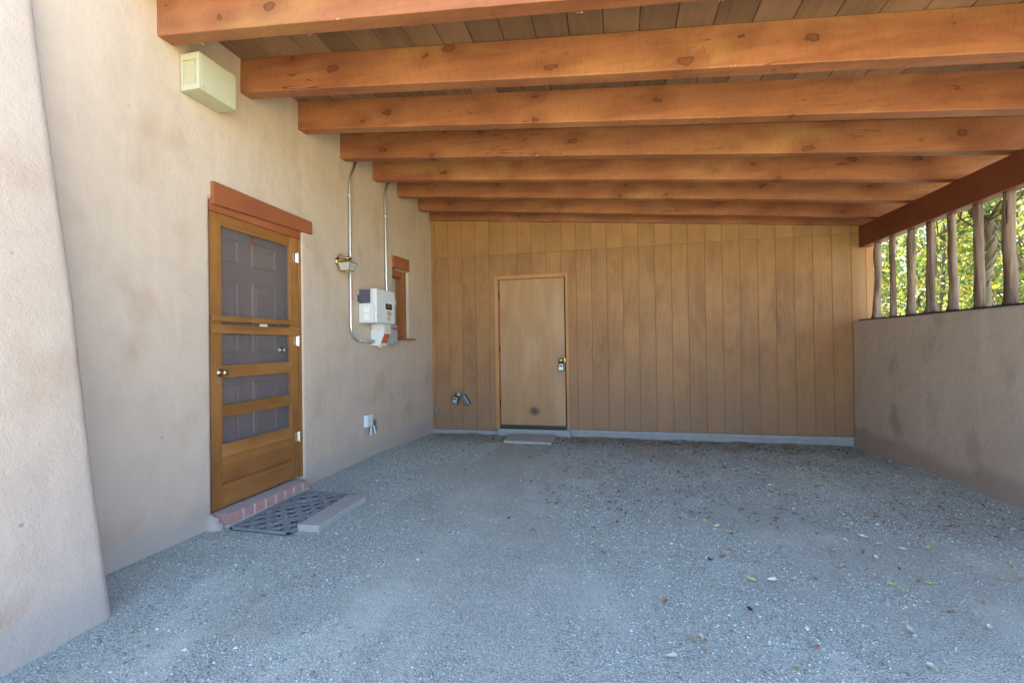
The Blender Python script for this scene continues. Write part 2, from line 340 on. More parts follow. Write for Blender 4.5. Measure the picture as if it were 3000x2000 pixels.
def tube(bm, pts, rad, n=10, caps=True, flat=None):
    pts = [Vector(p) for p in pts]
    if not hasattr(rad, '__len__'): rad = [rad]*len(pts)
    rings = []; ref = None
    for i, p in enumerate(pts):
        d = (pts[min(i+1, len(pts)-1)] - pts[max(i-1, 0)]).normalized()
        if ref is None: ref = Vector((0,0,1)) if abs(d.z) < 0.9 else Vector((1,0,0))
        a = d.cross(ref).normalized(); b = a.cross(d).normalized(); ref = b
        rr = rad[i]
        ring = []
        for k in range(n):
            t = 2*math.pi*k/n; q = a*math.cos(t) + b*math.sin(t)
            w = Vector((q.x, q.y, q.z*(flat if flat else 1)))
            ring.append(bm.verts.new(p + w*rr))
        rings.append(ring)
    for i in range(len(rings)-1):
        for k in range(n): bm.faces.new((rings[i][k], rings[i][(k+1)%n], rings[i+1][(k+1)%n], rings[i+1][k]))
    if caps: bm.faces.new(rings[0][::-1]); bm.faces.new(rings[-1])
def lathe(bm, prof, c, axis=2, n=20):      # prof: (radius, height along axis)
    rings = []
    for r, h in prof:
        ring = []
        for k in range(n):
            t = 2*math.pi*k/n; u, v = r*math.cos(t), r*math.sin(t)
            p = {2: (u, v, h), 0: (h, u, v), 1: (u, h, v)}[axis]
            ring.append(bm.verts.new((c[0]+p[0], c[1]+p[1], c[2]+p[2])))
        rings.append(ring)
    for i in range(len(rings)-1):
        for k in range(n): bm.faces.new((rings[i][k], rings[i][(k+1)%n], rings[i+1][(k+1)%n], rings[i+1][k]))
    bm.faces.new(rings[0]); bm.faces.new(rings[-1][::-1])
def finish(name, bm, mat, parent=None, bevel=0.0, seg=2, smooth=False):
    bmesh.ops.recalc_face_normals(bm, faces=bm.faces)
    if bevel:
        bmesh.ops.bevel(bm, geom=[e for e in bm.edges if e.is_manifold and e.calc_face_angle(0) > 0.5], offset=bevel, segments=seg, affect='EDGES', profile=0.6)
    me = bpy.data.meshes.new(name); bm.to_mesh(me); bm.free()
    me.materials.append(M[mat] if isinstance(mat, str) else mat)
    if smooth:
        me.polygons.foreach_set('use_smooth', [True]*len(me.polygons))
    o = bpy.data.objects.new(name, me); col.objects.link(o)
    if parent is not None: attach(o, parent)
    return o
def attach(o, parent):
    o.parent = parent
    o.matrix_parent_inverse = Matrix.Translation(-parent.location)
def tag(o, label=None, cat=None, group=None, kind=None):
    if label: o['label'] = label
    if cat: o['category'] = cat
    if group: o['group'] = group
    if kind: o['kind'] = kind
    return o
def thing(name, loc, label, cat, group=None):
    o = bpy.data.objects.new(name, None); col.objects.link(o); o.location = loc; o.empty_display_size = 0.1
    return tag(o, label, cat, group)
def pydata(name, verts, faces, mat, parent=None, smooth=False):
    me = bpy.data.meshes.new(name); me.from_pydata(verts, [], faces); me.update()
    me.materials.append(M[mat])
    if smooth: me.polygons.foreach_set('use_smooth', [True]*len(me.polygons))
    o = bpy.data.objects.new(name, me); col.objects.link(o)
    if parent is not None: attach(o, parent)
    return o
def qmesh(name, V, F, mat, parent=None):      # numpy arrays, F is n x 3 or n x 4
    me = bpy.data.meshes.new(name); me.vertices.add(len(V)); me.vertices.foreach_set('co', np.asarray(V, np.float32).ravel())
    k = F.shape[1]; me.loops.add(F.size); me.loops.foreach_set('vertex_index', F.astype(np.int32).ravel())
    me.polygons.add(len(F)); me.polygons.foreach_set('loop_start', np.arange(0, F.size, k, dtype=np.int32))
    me.polygons.foreach_set('loop_total', np.full(len(F), k, np.int32)); me.update(calc_edges=True); me.validate()
    me.materials.append(M[mat]); o = bpy.data.objects.new(name, me); col.objects.link(o)
    if parent is not None: attach(o, parent)
    return o
def S(y, z, x):
    """a point measured on the plane x = 0 of the house wall, moved along its sight line to the plane at depth x"""
    k = -x/CAM[0]
    return y + (y-CAM[1])*k, z + (z-CAM[2])*k
def nz(x, y, z, s=1.0): return noise.noise(Vector((x*s, y*s, z*s)))

# ------------------------------------------------------------------ ground
def ss(t): t = max(0.0, min(1.0, t)); return t*t*(3-2*t)
def gh(x, y):
    h = -0.055*ss((y+1.7)/1.6)
    h += 0.012*nz(x, y, 3.1, 0.9) + 0.005*nz(x, y, 9.0, 4.0)
    if y > -0.5: h += 0.024*nz(x, y, 1.7, 4.0)*ss((y+0.5)/0.5)
    if x < 0.6: h += 0.012*(1-x/0.6)*ss((-y-2.6)/0.5) if x > 0 else 0.012
    return h
def axisvals(a, b, st, far):
    inner = list(np.arange(a, b+st/2, st)); lo = []; hi = []; d = st
    v = a
    while v > -far: d *= 1.35; v -= d; lo.append(v)
    v = b; d = st
    while v < far: d *= 1.35; v += d; hi.append(v)
    return lo[::-1] + inner + hi
xs = axisvals(-0.1, 5.7, 0.035, 600); ys = axisvals(-6.0, 0.3, 0.035, 600)
gv = [(x, y, gh(x, y) if (-1 < x < 7 and -9 < y < 1) else -0.02+0.02*nz(x, y, 0, 0.3)) for y in ys for x in xs]
W = len(xs); gf = [(j*W+i, j*W+i+1, (j+1)*W+i+1, (j+1)*W+i) for j in range(len(ys)-1) for i in range(W-1)]
ground = tag(pydata('ground', gv, gf, 'gravel', smooth=True), 'grey gravel ground of the carport and drive', None, None, 'structure')

xe = axisvals(-8, 14, 0.5, 120); ye = [-60, -40, -28, -20, -15, -12, -10, -8.8, -8, -7.4, -7.0, -6.5, -6.1]  # unseen sheet behind the camera, added to bounce warm light under the roof
ev = [(x, y, max(gh(x, y), 0.0)+0.022-0.02*(y > -6.2)) for y in ye for x in xe]; We = len(xe)
tag(pydata('bounce_ground', ev, [(j*We+i, j*We+i+1, (j+1)*We+i+1, (j+1)*We+i) for j in range(len(ye)-1) for i in range(We-1)], 'bounce_earth', smooth=True), 'straw-coloured ground sheet added out of view to bounce warm light', None, None, 'structure')
# loose pebbles lying on the gravel
N = 130000
px = rng.uniform(0.0, 5.4, N); py = -5.3 + 5.25*rng.random(N)**1.35
keep = []
for i in range(N):
    x, y = px[i], py[i]
    if x < 0.42-0.0*y and y < -4.55: continue
    if x < 0.02 or x > 5.37: continue
    if 0.1 < x < 0.74 and -3.74 < y < -2.95: continue
    if 1.18 < x < 1.84 and -0.63 < y < -0.1: continue
    d = noise.fractal(Vector((x*0.9+5, y*0.9, 1.3)), 1.0, 2.0, 4)
    if d > 0.12 and random.random() < 0.88: continue
    keep.append(i)
px = px[keep]; py = py[keep]; n = len(px)
sz = rng.gamma(5, 0.00050, n) + 0.0012; bigp = rng.random(n) < 0.006; sz[bigp] *= 2.2
pz = np.array([gh(a, b) for a, b in zip(px, py)])
octv = np.array([(1,0,0),(0,1,0),(-1,0,0),(0,-1,0),(0,0,1),(0,0,-1)], float)
ang = rng.uniform(0, 6.28, n); ca, sa = np.cos(ang), np.sin(ang)
jit = rng.uniform(0.65, 1.25, (n, 6, 1)); V = octv[None]*jit*np.array([1.25, 0.95, 0.72])
V = np.stack([V[..., 0]*ca[:, None]-V[..., 1]*sa[:, None], V[..., 0]*sa[:, None]+V[..., 1]*ca[:, None], V[..., 2]], -1)*sz[:, None, None]
V = V + np.stack([px, py, pz+sz*0.30], -1)[:, None, :]
of = np.array([(0,1,4),(1,2,4),(2,3,4),(3,0,4),(1,0,5),(2,1,5),(3,2,5),(0,3,5)])
F = (of[None] + (np.arange(n)*6)[:, None, None]).reshape(-1, 3)
tag(qmesh('loose_gravel', V.reshape(-1, 3), F, 'pebbles'), 'loose small grey pebbles strewn over the carport ground', 'gravel', None, 'stuff')

# ------------------------------------------------------------------ adobe house (left): wall, buttress, doors, window
house = thing('adobe_house', (0, -3.3, 0), 'tan adobe house side with screened wooden door, small window and leaning buttress', 'house')
DY0, DY1, DZ1 = -3.735, -2.815, 2.205          # door opening
WY0, WY1, WZ0, WZ1 = -1.18, -0.765, 1.30, 2.16   # window opening
def wallgrid():
    ygs = sorted(set([round(v, 4) for v in np.arange(-7.4, 0.081, 0.04)] + [DY0, DY1, WY0, WY1] + [DY0-0.012, DY0-0.026, DY1+0.012, WY0-0.012, WY0-0.026, WY1+0.012]))
    zgs = sorted(set([round(v, 4) for v in np.arange(-0.2, 4.21, 0.04)] + [DZ1, WZ0, WZ1, WZ0-0.012, WZ1+0.012]))
    idx = {}; vs = []; fs = []
    def inside(y, z): return (DY0 < y < DY1 and z < DZ1) or (WY0 < y < WY1 and WZ0 < z < WZ1)
    def xo(y, z):
        x = 0.010*nz(0, y, z, 0.9) + 0.004*nz(2, y, z, 3.0)
        for (a, b, c, d) in ((DY0, DY1, -1, DZ1), (WY0, WY1, WZ0, WZ1)):
            dy = max(a-y, y-b, 0); dz = max(c-z, z-d, 0); dist = math.hypot(dy, dz)
            if dist < 0.03: x -= 0.03*(1-math.sqrt(max(0, 1-(1-dist/0.03)**2)))*0.8
            x *= min(1, 0.3+dist/0.3)
        if y > -0.02: x -= 0.0
        return x
    for j, z in enumerate(zgs):
        for i, y in enumerate(ygs):
            idx[i, j] = len(vs); vs.append((xo(y, z), y, z))
    for j in range(len(zgs)-1):
        for i in range(len(ygs)-1):
            if inside((ygs[i]+ygs[i+1])/2, (zgs[j]+zgs[j+1])/2): continue
            fs.append((idx[i, j], idx[i+1, j], idx[i+1, j+1], idx[i, j+1]))
    # reveals and the rest of the wall's thickness
    bm = bmesh.new(); bv = [bm.verts.new(v) for v in vs]
    for f in fs: bm.faces.new([bv[i] for i in f])
    edges = [e for e in bm.edges if len(e.link_faces) == 1]
    r = bmesh.ops.extrude_edge_only(bm, edges=edges)
    for v in r['geom']:
        if isinstance(v, bmesh.types.BMVert): v.co.x = -0.34
    for v in [v for v in bm.verts if not v.link_faces]: bm.verts.remove(v)
    return bm
finish('wall', wallgrid(), 'plaster', house, smooth=True)
# buttress: battered, with rounded corners
def buttress():
    bm = new(); rows = []
    zs = [-0.2] + list(np.arange(0.0, 3.61, 0.03))
    for z in zs:
        xf = max(0.012, 0.415-0.116*z + 0.010*nz(z*0.9, 4, 1)) + 0.004*nz(1, 2, z*3) + 0.003*nz(4, 2, z*14)
        ye = -4.63-0.030*z + 0.008*nz(5, z*1.1, 1)
        row = [(-0.2, ye+0.012)]
        for q in (0.0, 0.4, 0.7): row.append((xf*q-0.05*(1-q), ye+0.012*(1-q)))
        r = 0.05
        for k in range(7):
            t = math.pi/2*(1-k/6); row.append((xf-r+r*math.cos(t), ye-r+r*math.sin(t)))
        for y in np.arange(ye-0.12, -7.0, -0.08): row.append((xf+0.010*nz(7, y*1.3, z*1.1)+0.004*nz(3, y*5, z*5), y))
        rows.append([(x, y, z) for x, y in row][:34])
    vs = [[bm.verts.new(p) for p in r] for r in rows]
    for j in range(len(vs)-1):
        for i in range(min(len(vs[j]), len(vs[j+1]))-1): bm.faces.new((vs[j][i], vs[j][i+1], vs[j+1][i+1], vs[j+1][i]))
    return bm
b = finish('buttress', buttress(), 'plaster_rough', house, smooth=True); b['label'] = 'sand-textured battered buttress leaning against the house'

# door lintel and stop
bm = new()
yl = [(-3.722, -2.716)]
hexa(bm, [(0.022,-3.722,2.172),(0.022,-2.70,2.202),(-0.25,-2.70,2.202),(-0.25,-3.722,2.172),(0.022,-3.722,2.327),(0.022,-2.704,2.312),(-0.25,-2.704,2.312),(-0.25,-3.722,2.327)])
o = finish('lintel', bm, 'lintel', house, 0.007); o['label'] = 'rough red-brown lintel beam over the screened door'
bm = new(); box(bm, -0.10, -0.004, DY0+0.01, DY1-0.012, 2.132, 2.2035); finish('door_head', bm, 'lintel', house, 0.003)
bm = new(); box(bm, -0.16, -0.012, DY1-0.022, DY1+0.004, 0.095, 2.131); finish('door_jamb', bm, 'varnish_v', house, 0.002)
bm = new(); box(bm, -0.16, -0.060, DY0-0.004, DY0+0.02, 0.095, 2.131); finish('door_jamb', bm, 'varnish_v', house, 0.002)

# wooden screen door: the frame mesh carries rails, screens, knob and hinges
X0, X1 = -0.055, -0.022        # leaf thickness
def dy(y): return S(y, 1.2, X1)[0]
def dz(z): return S(-3.3, z, X1)[1]
L0, L1 = DY0+0.022, dy(-2.874); I0, I1 = dy(-3.648), dy(-2.962)
TOP, BOT = dz(2.140), 0.104
bm = new()
box(bm, X0, X1, L0, I0, BOT, TOP)
box(bm, X0, X1, I1, L1, BOT, TOP)
sdoor = finish('screen_door', bm, 'varnish_v', house, 0.004)
sdoor['label'] = 'golden varnished wooden screen door with horizontal rails'
def rail(z0, z1, xa=X0+0.002, xb=X1-0.002, ya=I0-0.001, yb=I1+0.001, name='rail', mat='varnish_h', bv=0.003):
    bm = new(); box(bm, xa, xb, ya, yb, z0, z1); return finish(name, bm, mat, sdoor, bv)
rail(dz(2.043), TOP-0.001, name='top_rail')
rail(dz(1.386), dz(1.426), X0+0.004, X1+0.012, L0+0.002, L1-0.002)
rail(dz(1.304), dz(1.364), X0+0.004, X1+0.012, L0+0.002, L1-0.002)
rail(dz(0.996), dz(1.084)); rail(dz(0.727), dz(0.812)); rail(dz(0.452), dz(0.543)); rail(BOT+0.001, dz(0.262), name='bottom_rail')
rail(dz(0.262), dz(0.452), X0+0.008, X1-0.014, name='kick_panel', bv=0.0)
bm = new(); hexa(bm, [(X1-0.003,I0,dz(0.262)),(X1-0.003,I1,dz(0.270)),(X1-0.014,I1,dz(0.270)),(X1-0.014,I0,dz(0.262)),(X1-0.004,I0,dz(0.272)),(X1-0.004,I1,dz(0.281)),(X1-0.014,I1,dz(0.281)),(X1-0.014,I0,dz(0.272))])
finish('panel_moulding', bm, 'lintel', sdoor)
for a, c in ((1.426, 2.043), (1.364, 1.386), (1.084, 1.304), (0.812, 0.996), (0.543, 0.727)):
    bm = new(); xm = X1-0.016
    vs = [bm.verts.new(p) for p in ((xm,I0,dz(a)),(xm,I1,dz(a)),(xm,I1,dz(c)),(xm,I0,dz(c)))]; bm.faces.new(vs)
    finish('screen', bm, 'screen', sdoor)
    # bead round the opening
    if c-a > 0.05:
        w = 0.010
        for ya_ in (I0, I1-w):
            bm = new(); box(bm, xm, X1-0.004, ya_, ya_+w, dz(a), dz(c)); finish('bead', bm, 'varnish_v', sdoor, 0.002)
for z in (1.959, 1.256, 0.452):
    bm = new(); yy, zz = S(-2.897, z, X1)
    box(bm, X1-0.002, X1+0.008, yy-0.028, yy+0.002, zz-0.038, zz+0.038); tube(bm, [(X1+0.012, yy+0.010, zz-0.042), (X1+0.012, yy+0.010, zz+0.042)], 0.011, 12)
    box(bm, X1-0.002, X1+0.006, yy+0.018, yy+0.034, zz-0.036, zz+0.036)
    finish('hinge', bm, 'silver', sdoor, 0.0015)
ky, kz = S(-3.664, 1.035, X1)
bm = new(); lathe(bm, [(0.026,0.0),(0.027,0.005),(0.012,0.010),(0.010,0.030),(0.017,0.036),(0.022,0.046),(0.020,0.057),(0.009,0.062)], (X1, ky, kz), 0)
finish('knob', bm, 'brass', sdoor, smooth=True)
bm = new(); box(bm, X1-0.001, X1+0.004, ky-0.020, ky-0.004, kz-0.075, kz-0.04); finish('latch_plate', bm, 'zinc', sdoor)
hy, hz_ = S(-3.37, 1.99, X1)
bm = new(); tube(bm, [(X1+0.002,hy,hz_+0.028),(X1+0.012,hy,hz_+0.022),(X1+0.02,hy+0.004,hz_),(X1+0.014,hy+0.012,hz_-0.016),(X1+0.006,hy+0.016,hz_-0.008)], [0.008,0.009,0.008,0.007,0.005], 8)
finish('hook', bm, 'rust', sdoor, smooth=True)
bm = new(); box(bm, X1-0.014, X1-0.012, -3.262, -3.184, dz(1.366), dz(1.384)); finish('card', bm, 'paper', sdoor)

# panelled entry door behind the screen
ED = -0.135
bm = new(); box(bm, ED-0.04, ED, DY0-0.02, DY1+0.02, 0.07, 2.20); edoor = finish('entry_door', bm, 'entry', house)
edoor['label'] = 'dark red-brown panelled entry door seen through the screen'
for ya, yb in ((-3.625, -3.36), (-3.235, -2.975)):
    for za, zb in ((1.826, 2.012), (1.162, 1.713), (0.33, 0.944)):
        bm = new()
        def ring(a0, a1, b0, b1, xa, xb, w):   # sloped moulding frame
            o_ = [(a0,b0),(a1,b0),(a1,b1),(a0,b1)]; i_ = [(a0+w,b0+w),(a1-w,b0+w),(a1-w,b1-w),(a0+w,b1-w)]
            A = [bm.verts.new((xa,*p)) for p in o_]; B = [bm.verts.new((xb,*p)) for p in i_]
            for k in range(4): bm.faces.new((A[k], A[(k+1)%4], B[(k+1)%4], B[k]))
            return B
        B = ring(ya, yb, za, zb, ED+0.001, ED+0.012, 0.012); 
        C2 = [bm.verts.new((ED+0.003, *p)) for p in ((ya+0.028,za+0.028),(yb-0.028,za+0.028),(yb-0.028,zb-0.028),(ya+0.028,zb-0.028))]
        for k in range(4): bm.faces.new((B[k], B[(k+1)%4], C2[(k+1)%4], C2[k]))
        D2 = [bm.verts.new((ED+0.010, *p)) for p in ((ya+0.05,za+0.05),(yb-0.05,za+0.05),(yb-0.05,zb-0.05),(ya+0.05,zb-0.05))]
        for k in range(4): bm.faces.new((C2[k], C2[(k+1)%4], D2[(k+1)%4], D2[k]))
        bm.faces.new(D2); finish('door_panel', bm, 'entry', edoor)
bm = new(); lathe(bm, [(0.030,0.0),(0.030,0.006),(0.012,0.014),(0.012,0.03),(0.026,0.042),(0.024,0.055),(0.008,0.06)], (ED, -2.925, 1.183), 0); finish('knob', bm, 'brass', edoor, smooth=True)

# brick sill of the door: bricks and mortar bed
bm = new(); hexa(bm, [(-0.2,-3.700,-0.06),(0.098,-3.700,-0.06),(0.098,-2.885,-0.06),(-0.2,-2.885,-0.06),(-0.2,-3.700,0.0895),(0.0955,-3.700,0.0895),(0.0955,-2.885,0.0795),(-0.2,-2.885,0.0795)]); stepm = finish('mortar_bed', bm, 'mortar', house, 0.004)
joints = [-3.716, -3.578, -3.474, -3.370, -3.269, -3.169, -3.068, -2.964, -2.872]
for a, c in zip(joints[:-1], joints[1:]):
    bm = new(); j = 0.0075; e = random.uniform(-0.003, 0.003); zt = 0.094-0.010*(a+3.7)/0.85 + random.uniform(-.002, .002)
    hexa(bm, [(-0.05,a+j,0.022),(-0.05,c-j,0.022),(0.104+e,c-j,0.024),(0.104+e,a+j,0.024),(-0.05,a+j,zt),(-0.05,c-j,zt),(0.100+e,c-j,zt-0.002),(0.100+e,a+j,zt-0.002)])
    finish('brick', bm, 'brick', house, 0.005)
bm = new(); bmesh.ops.create_icosphere(bm, subdivisions=3, radius=1.0)
for v in bm.verts:
    n_ = 1+0.35*nz(v.co.x, v.co.y, v.co.z, 2.6); v.co = Vector((-0.022+v.co.x*0.10*n_, -3.742+v.co.y*0.05*n_, 0.0+v.co.z*0.095*n_))
finish('plaster_lump', bm, 'plaster', house, smooth=True)

# small window
wx = -0.085
bm = new(); hexa(bm, [(0.018,-1.195,2.158),(0.018,-0.757,2.165),(-0.2,-0.757,2.165),(-0.2,-1.195,2.158),(0.018,-1.195,2.310),(0.018,-0.757,2.322),(-0.2,-0.757,2.322),(-0.2,-1.195,2.310)])
o = finish('lintel', bm, 'lintel', house, 0.006); o['label'] = 'short red-brown lintel over the small window'
bm = new()
yb0, yb1, zb0, zb1 = WY0+0.001, WY1-0.001, WZ0+0.005, WZ1-0.002
for (a, b_, c, d, xa, xb) in ((yb0, yb0+0.075, zb0, zb1, -0.17, -0.05), (yb1-0.075, yb1, zb0, zb1, -0.17, -0.03), (yb0+0.075, yb1-0.075, zb0, zb0+0.085, -0.17, -0.052), (yb0+0.075, yb1-0.075, zb1-0.085, zb1, -0.17, -0.052)):
    box(bm, xa, xb, a, b_, c, d)
win = finish('window', bm, 'window_wood', house, 0.004); win['label'] = 'small brown wooden window partly hidden by the inverter'
bm = new(); box(bm, -0.135, -0.128, yb0+0.07, yb1-0.07, zb0+0.08, zb1-0.08); finish('pane', bm, 'pane', win)
bm = new()
for (a, b_, c, d) in ((yb0+0.076, yb0+0.10, zb0+0.09, zb1-0.09), (yb1-0.10, yb1-0.076, zb0+0.09, zb1-0.09)): box(bm, -0.127, -0.09, a, b_, c, d)
finish('sash', bm, 'window_wood', win, 0.003)
bm = new(); box(bm, -0.20, 0.06, -1.22, -0.675, 1.280, 1.301); finish('window_sill', bm, 'window_wood', house, 0.004)

# ------------------------------------------------------------------ carport roof: beams, deck planks, plate
K = 0.0955
def zb(x): return 3.066 - K*x
roof = thing('carport_roof', (2.8, -2.2, 2.9), 'sloping carport roof of stained orange-brown beams under dark deck planks', 'roof')
by = [-4.082, -3.460, -2.850, -2.240, -1.637, -1.040, -0.432]
BW, BH = 0.092, 0.242
def beam(y, seed):
    bm = new(); nx = 70; x0, x1 = -0.12, 5.98; prof = []
    rr = random.Random(seed); dzz = rr.uniform(-0.004, 0.006)
    w = BW*rr.uniform(0.97, 1.08)
    rows = []
    for i in range(nx+1):
        x = x0+(x1-x0)*i/nx; zc = zb(x)+dzz + 0.004*nz(x, seed, 0, 0.6)
        e1 = 0.004+0.006*max(0, nz(x, seed*3.1, 5, 2.2)) + 0.004*max(0, nz(x, seed, 2, 9.0)); e2 = 0.004+0.014*max(0, nz(x, seed*1.7, 8, 1.3)) + 0.005*max(0, nz(x, seed, 7, 11.0))
        yb_ = 0.002*nz(x, seed, 11, 1.5)
        rows.append([(x, y+yb_, zc+BH), (x, y+yb_, zc+e1), (x, y+yb_+e1*0.8, zc), (x, y+w-e2*0.8, zc), (x, y+w, zc+e2), (x, y+w, zc+BH)])
    vs = [[bm.verts.new(p) for p in r] for r in rows]
    for a, b_ in zip(vs[:-1], vs[1:]):
        for k in range(6): bm.faces.new((a[k], a[(k+1)%6], b_[(k+1)%6], b_[k]))
    bm.faces.new(vs[0]); bm.faces.new(vs[-1][::-1])
    return bm
for i, y in enumerate(by): finish('beam', beam(y, i), 'beam', roof)
bm = new(); zl = lambda x: 3.034-0.0868*x
hexa(bm, [(-0.1,-0.045,zl(-0.1)),(5.98,-0.045,zl(5.98)),(5.98,0.05,zl(5.98)),(-0.1,0.05,zl(-0.1)),(-0.1,-0.045,zb(-0.1)+BH),(5.98,-0.045,zb(5.98)+BH),(5.98,0.05,zb(5.98)+BH),(-0.1,0.05,zb(-0.1)+BH)])
finish('ledger', bm, 'beam', roof, 0.004)
px0 = 0.141-0.2045
for i in range(31):
    xa, xb = px0+0.2045*i-0.06*(i == 0), px0+0.2045*(i+1)
    if xb > 6.25: break
    bm = new(); g = 0.0018; za, zc = zb(xa)+BH+0.002, zb(xb)+BH+0.002; c = 0.004
    prism(bm, [(xa+g, za+c), (xa+g+c, za), (xb-g-c, zc), (xb-g, zc+c), (xb-g, zc+0.026), (xa+g, za+0.026)], lambda x, z: (x, -4.30, z), lambda x, z: (x, 0.06, z))
    finish('plank', bm, 'plank', roof)
bm = new(); prism(bm, [(-0.3, zb(-0.3)+BH+0.030), (6.2, zb(6.2)+BH+0.030), (6.2, zb(6.2)+BH+0.12), (-0.3, zb(-0.3)+BH+0.12)], lambda x, z: (x, -4.31, z), lambda x, z: (x, 0.30, z))
finish('roof_sheet', bm, 'groove', roof)
bm = new(); hexa(bm, [(5.466,-5.0,2.283),(5.580,-5.0,2.283),(5.580,-0.003,2.297),(5.466,-0.003,2.297),(5.466,-5.0,2.513),(5.580,-5.0,2.513),(5.580,-0.003,2.549),(5.466,-0.003,2.549)])
o = finish('plate_beam', bm, 'plate', roof, 0.006); o['label'] = 'dark red-brown plate beam carrying the low ends of the roof beams'
# cobweb fluff caught under the beams
def fluff(spots):
    bm = new()
    for (x, y, z, r) in spots:
        for _ in range(5):
            p = Vector((x+random.gauss(0, r*1.6), y+random.gauss(0, r*0.5), z+random.gauss(0, r*0.35)))
            vs = [bm.verts.new(p+Vector((random.gauss(0, r), random.gauss(0, r*0.6), random.gauss(0, r*0.55)))) for _ in range(3)]; bm.faces.new(vs)
    return bm
sp = []
for y in by:
    for _ in range(9 if y < -2.5 else 14):
        x = random.uniform(0.05, 4.8); sp.append((x, y+random.choice((0.0, BW)), zb(x)+random.uniform(-0.004, 0.006), random.uniform(0.002, 0.006)))
tag(finish('cobwebs', fluff(sp), 'cobweb', roof), None, None, None, 'stuff')

# ------------------------------------------------------------------ back wall of grooved siding with flush door
shed = thing('shed_wall', (2.7, 0.05, -0.05), 'brown grooved plywood wall with a flush door closing the carport', 'wall')
CX0, CX1, CZ1 = 0.955, 1.992, 2.175
bm = new()
poly = [(-0.25, -0.004), (CX0+0.05, -0.004), (CX0+0.05, CZ1-0.03), (CX1-0.04, CZ1-0.03), (CX1-0.04, 0.0425), (5.53, 0.0425), (5.53, zl(5.53)+0.2), (-0.25, zl(-0.25)+0.2)]
prism(bm, poly, lambda x, z: (x, 0.0062, z), lambda x, z: (x, 0.0985, z)); finish('backing', bm, 'groove', shed)
bm = new(); box(bm, -0.25, 5.53, 0.10, 0.16, -0.3, 2.70); finish('leak_panel', bm, 'groove', shed)  # unseen panel added behind siding and door to stop sky light leaking in
gx = [-0.01, 0.058] + [0.2665+0.2046*k for k in range(26)] + [5.537]
SEAM = 2.474
for a, c in zip(gx[:-1], gx[1:]):
    g = 0.0017; xa, xb = a+g, c-g; zbot = -0.004 if xb < 1.0 else 0.044
    bm = new(); th = 0.0055; y0 = 0.0005
    if xb <= CX0+0.02 or xa >= CX1-0.02: box(bm, xa, xb, y0, th, zbot, SEAM)
    else:
        box(bm, xa, xb, y0, th, CZ1-0.015, SEAM)
        if xa < CX0: box(bm, xa, CX0+0.015, y0, th, -0.004, CZ1-0.016)
        if xb > CX1: box(bm, CX1-0.015, xb, y0, th, 0.044, CZ1-0.016)
    finish('siding_board', bm, 'siding', shed, 0.002, 1)
    bm = new(); hexa(bm, [(xa,-0.0025,SEAM+0.0015),(xb,-0.0025,SEAM+0.0015),(xb,th,SEAM+0.0015),(xa,th,SEAM+0.0015),(xa,-0.0025,zl(xa)+0.02),(xb,-0.0025,zl(xb)+0.02),(xb,th,zl(xb)+0.02),(xa,th,zl(xa)+0.02)])
    finish('upper_siding_board', bm, 'siding_up', shed, 0.0015, 1)
for xa, xb, y in ((5.552, 5.588, 0.03), (5.592, 5.64, 0.05)):
    bm = new(); box(bm, xa, xb, y, y+0.06, -0.1, 2.50); finish('corner_board', bm, 'casing', shed, 0.003)
# casing
bm = new(); box(bm, CX0, CX0+0.052, -0.014, 0.03, 0.03, CZ1); finish('casing', bm, 'casing', shed, 0.003)
bm = new(); box(bm, CX1-0.036, CX1, -0.014, 0.03, 0.045, CZ1); finish('casing', bm, 'casing', shed, 0.003)
bm = new(); box(bm, CX0+0.053, CX1-0.037, -0.013, 0.03, 2.127, CZ1-0.001); finish('casing', bm, 'casing', shed, 0.003)
bm = new(); box(bm, 1.010, 1.022, -0.004, 0.07, 0.05, 2.126); box(bm, 1.0225, 1.943, -0.002, 0.07, 2.115, 2.1265); finish('door_stop', bm, 'lintel', shed)
bm = new(); box(bm, 1.027, 1.938, 0.004, 0.045, 0.085, 2.113); fdoor = finish('flush_door', bm, 'door', shed, 0.002)
fdoor['label'] = 'plain light-brown flush door with a dark scuff near its foot'
bm = new(); box(bm, 1.012, 1.956, -0.002, 0.05, 0.046, 0.083); finish('threshold', bm, 'threshold', shed, 0.004)
for z in (1.893, 1.144, 0.387):
    bm = new(); tube(bm, [(1.017, -0.004, z-0.05), (1.017, -0.004, z+0.05)], 0.007, 8); finish('hinge', bm, 'hinge_dark', fdoor)
bm = new(); lathe(bm, [(0.030,0.004),(0.031,-0.004),(0.016,-0.010),(0.012,-0.030),(0.022,-0.040),(0.027,-0.052),(0.022,-0.062),(0.006,-0.066)], (1.886, 0.0, 0.985), 1); finish('knob', bm, 'brass', fdoor, smooth=True)
bm = new(); box(bm, 1.934, 1.944, -0.003, 0.004, 0.965, 1.005); finish('strike_plate', bm, 'brass', shed)
# nail heads and dents, foundation
bm = new(); box(bm, -0.02, 5.38, -0.012, 0.099, -0.35, -0.006); 
hexa(bm, [(1.93,-0.012,-0.0055),(5.381,-0.012,-0.0055),(5.381,0.006,-0.0055),(1.93,0.006,-0.0055),(1.93,-0.012,0.041),(5.381,-0.012,0.041),(5.381,0.006,0.041),(1.93,0.006,0.041)])
finish('foundation', bm, 'concrete', shed, 0.004)
bm = new(); box(bm, 0.985, 2.005, -0.075, -0.0125, -0.30, 0.036); finish('door_step', bm, 'concrete', shed, 0.008)

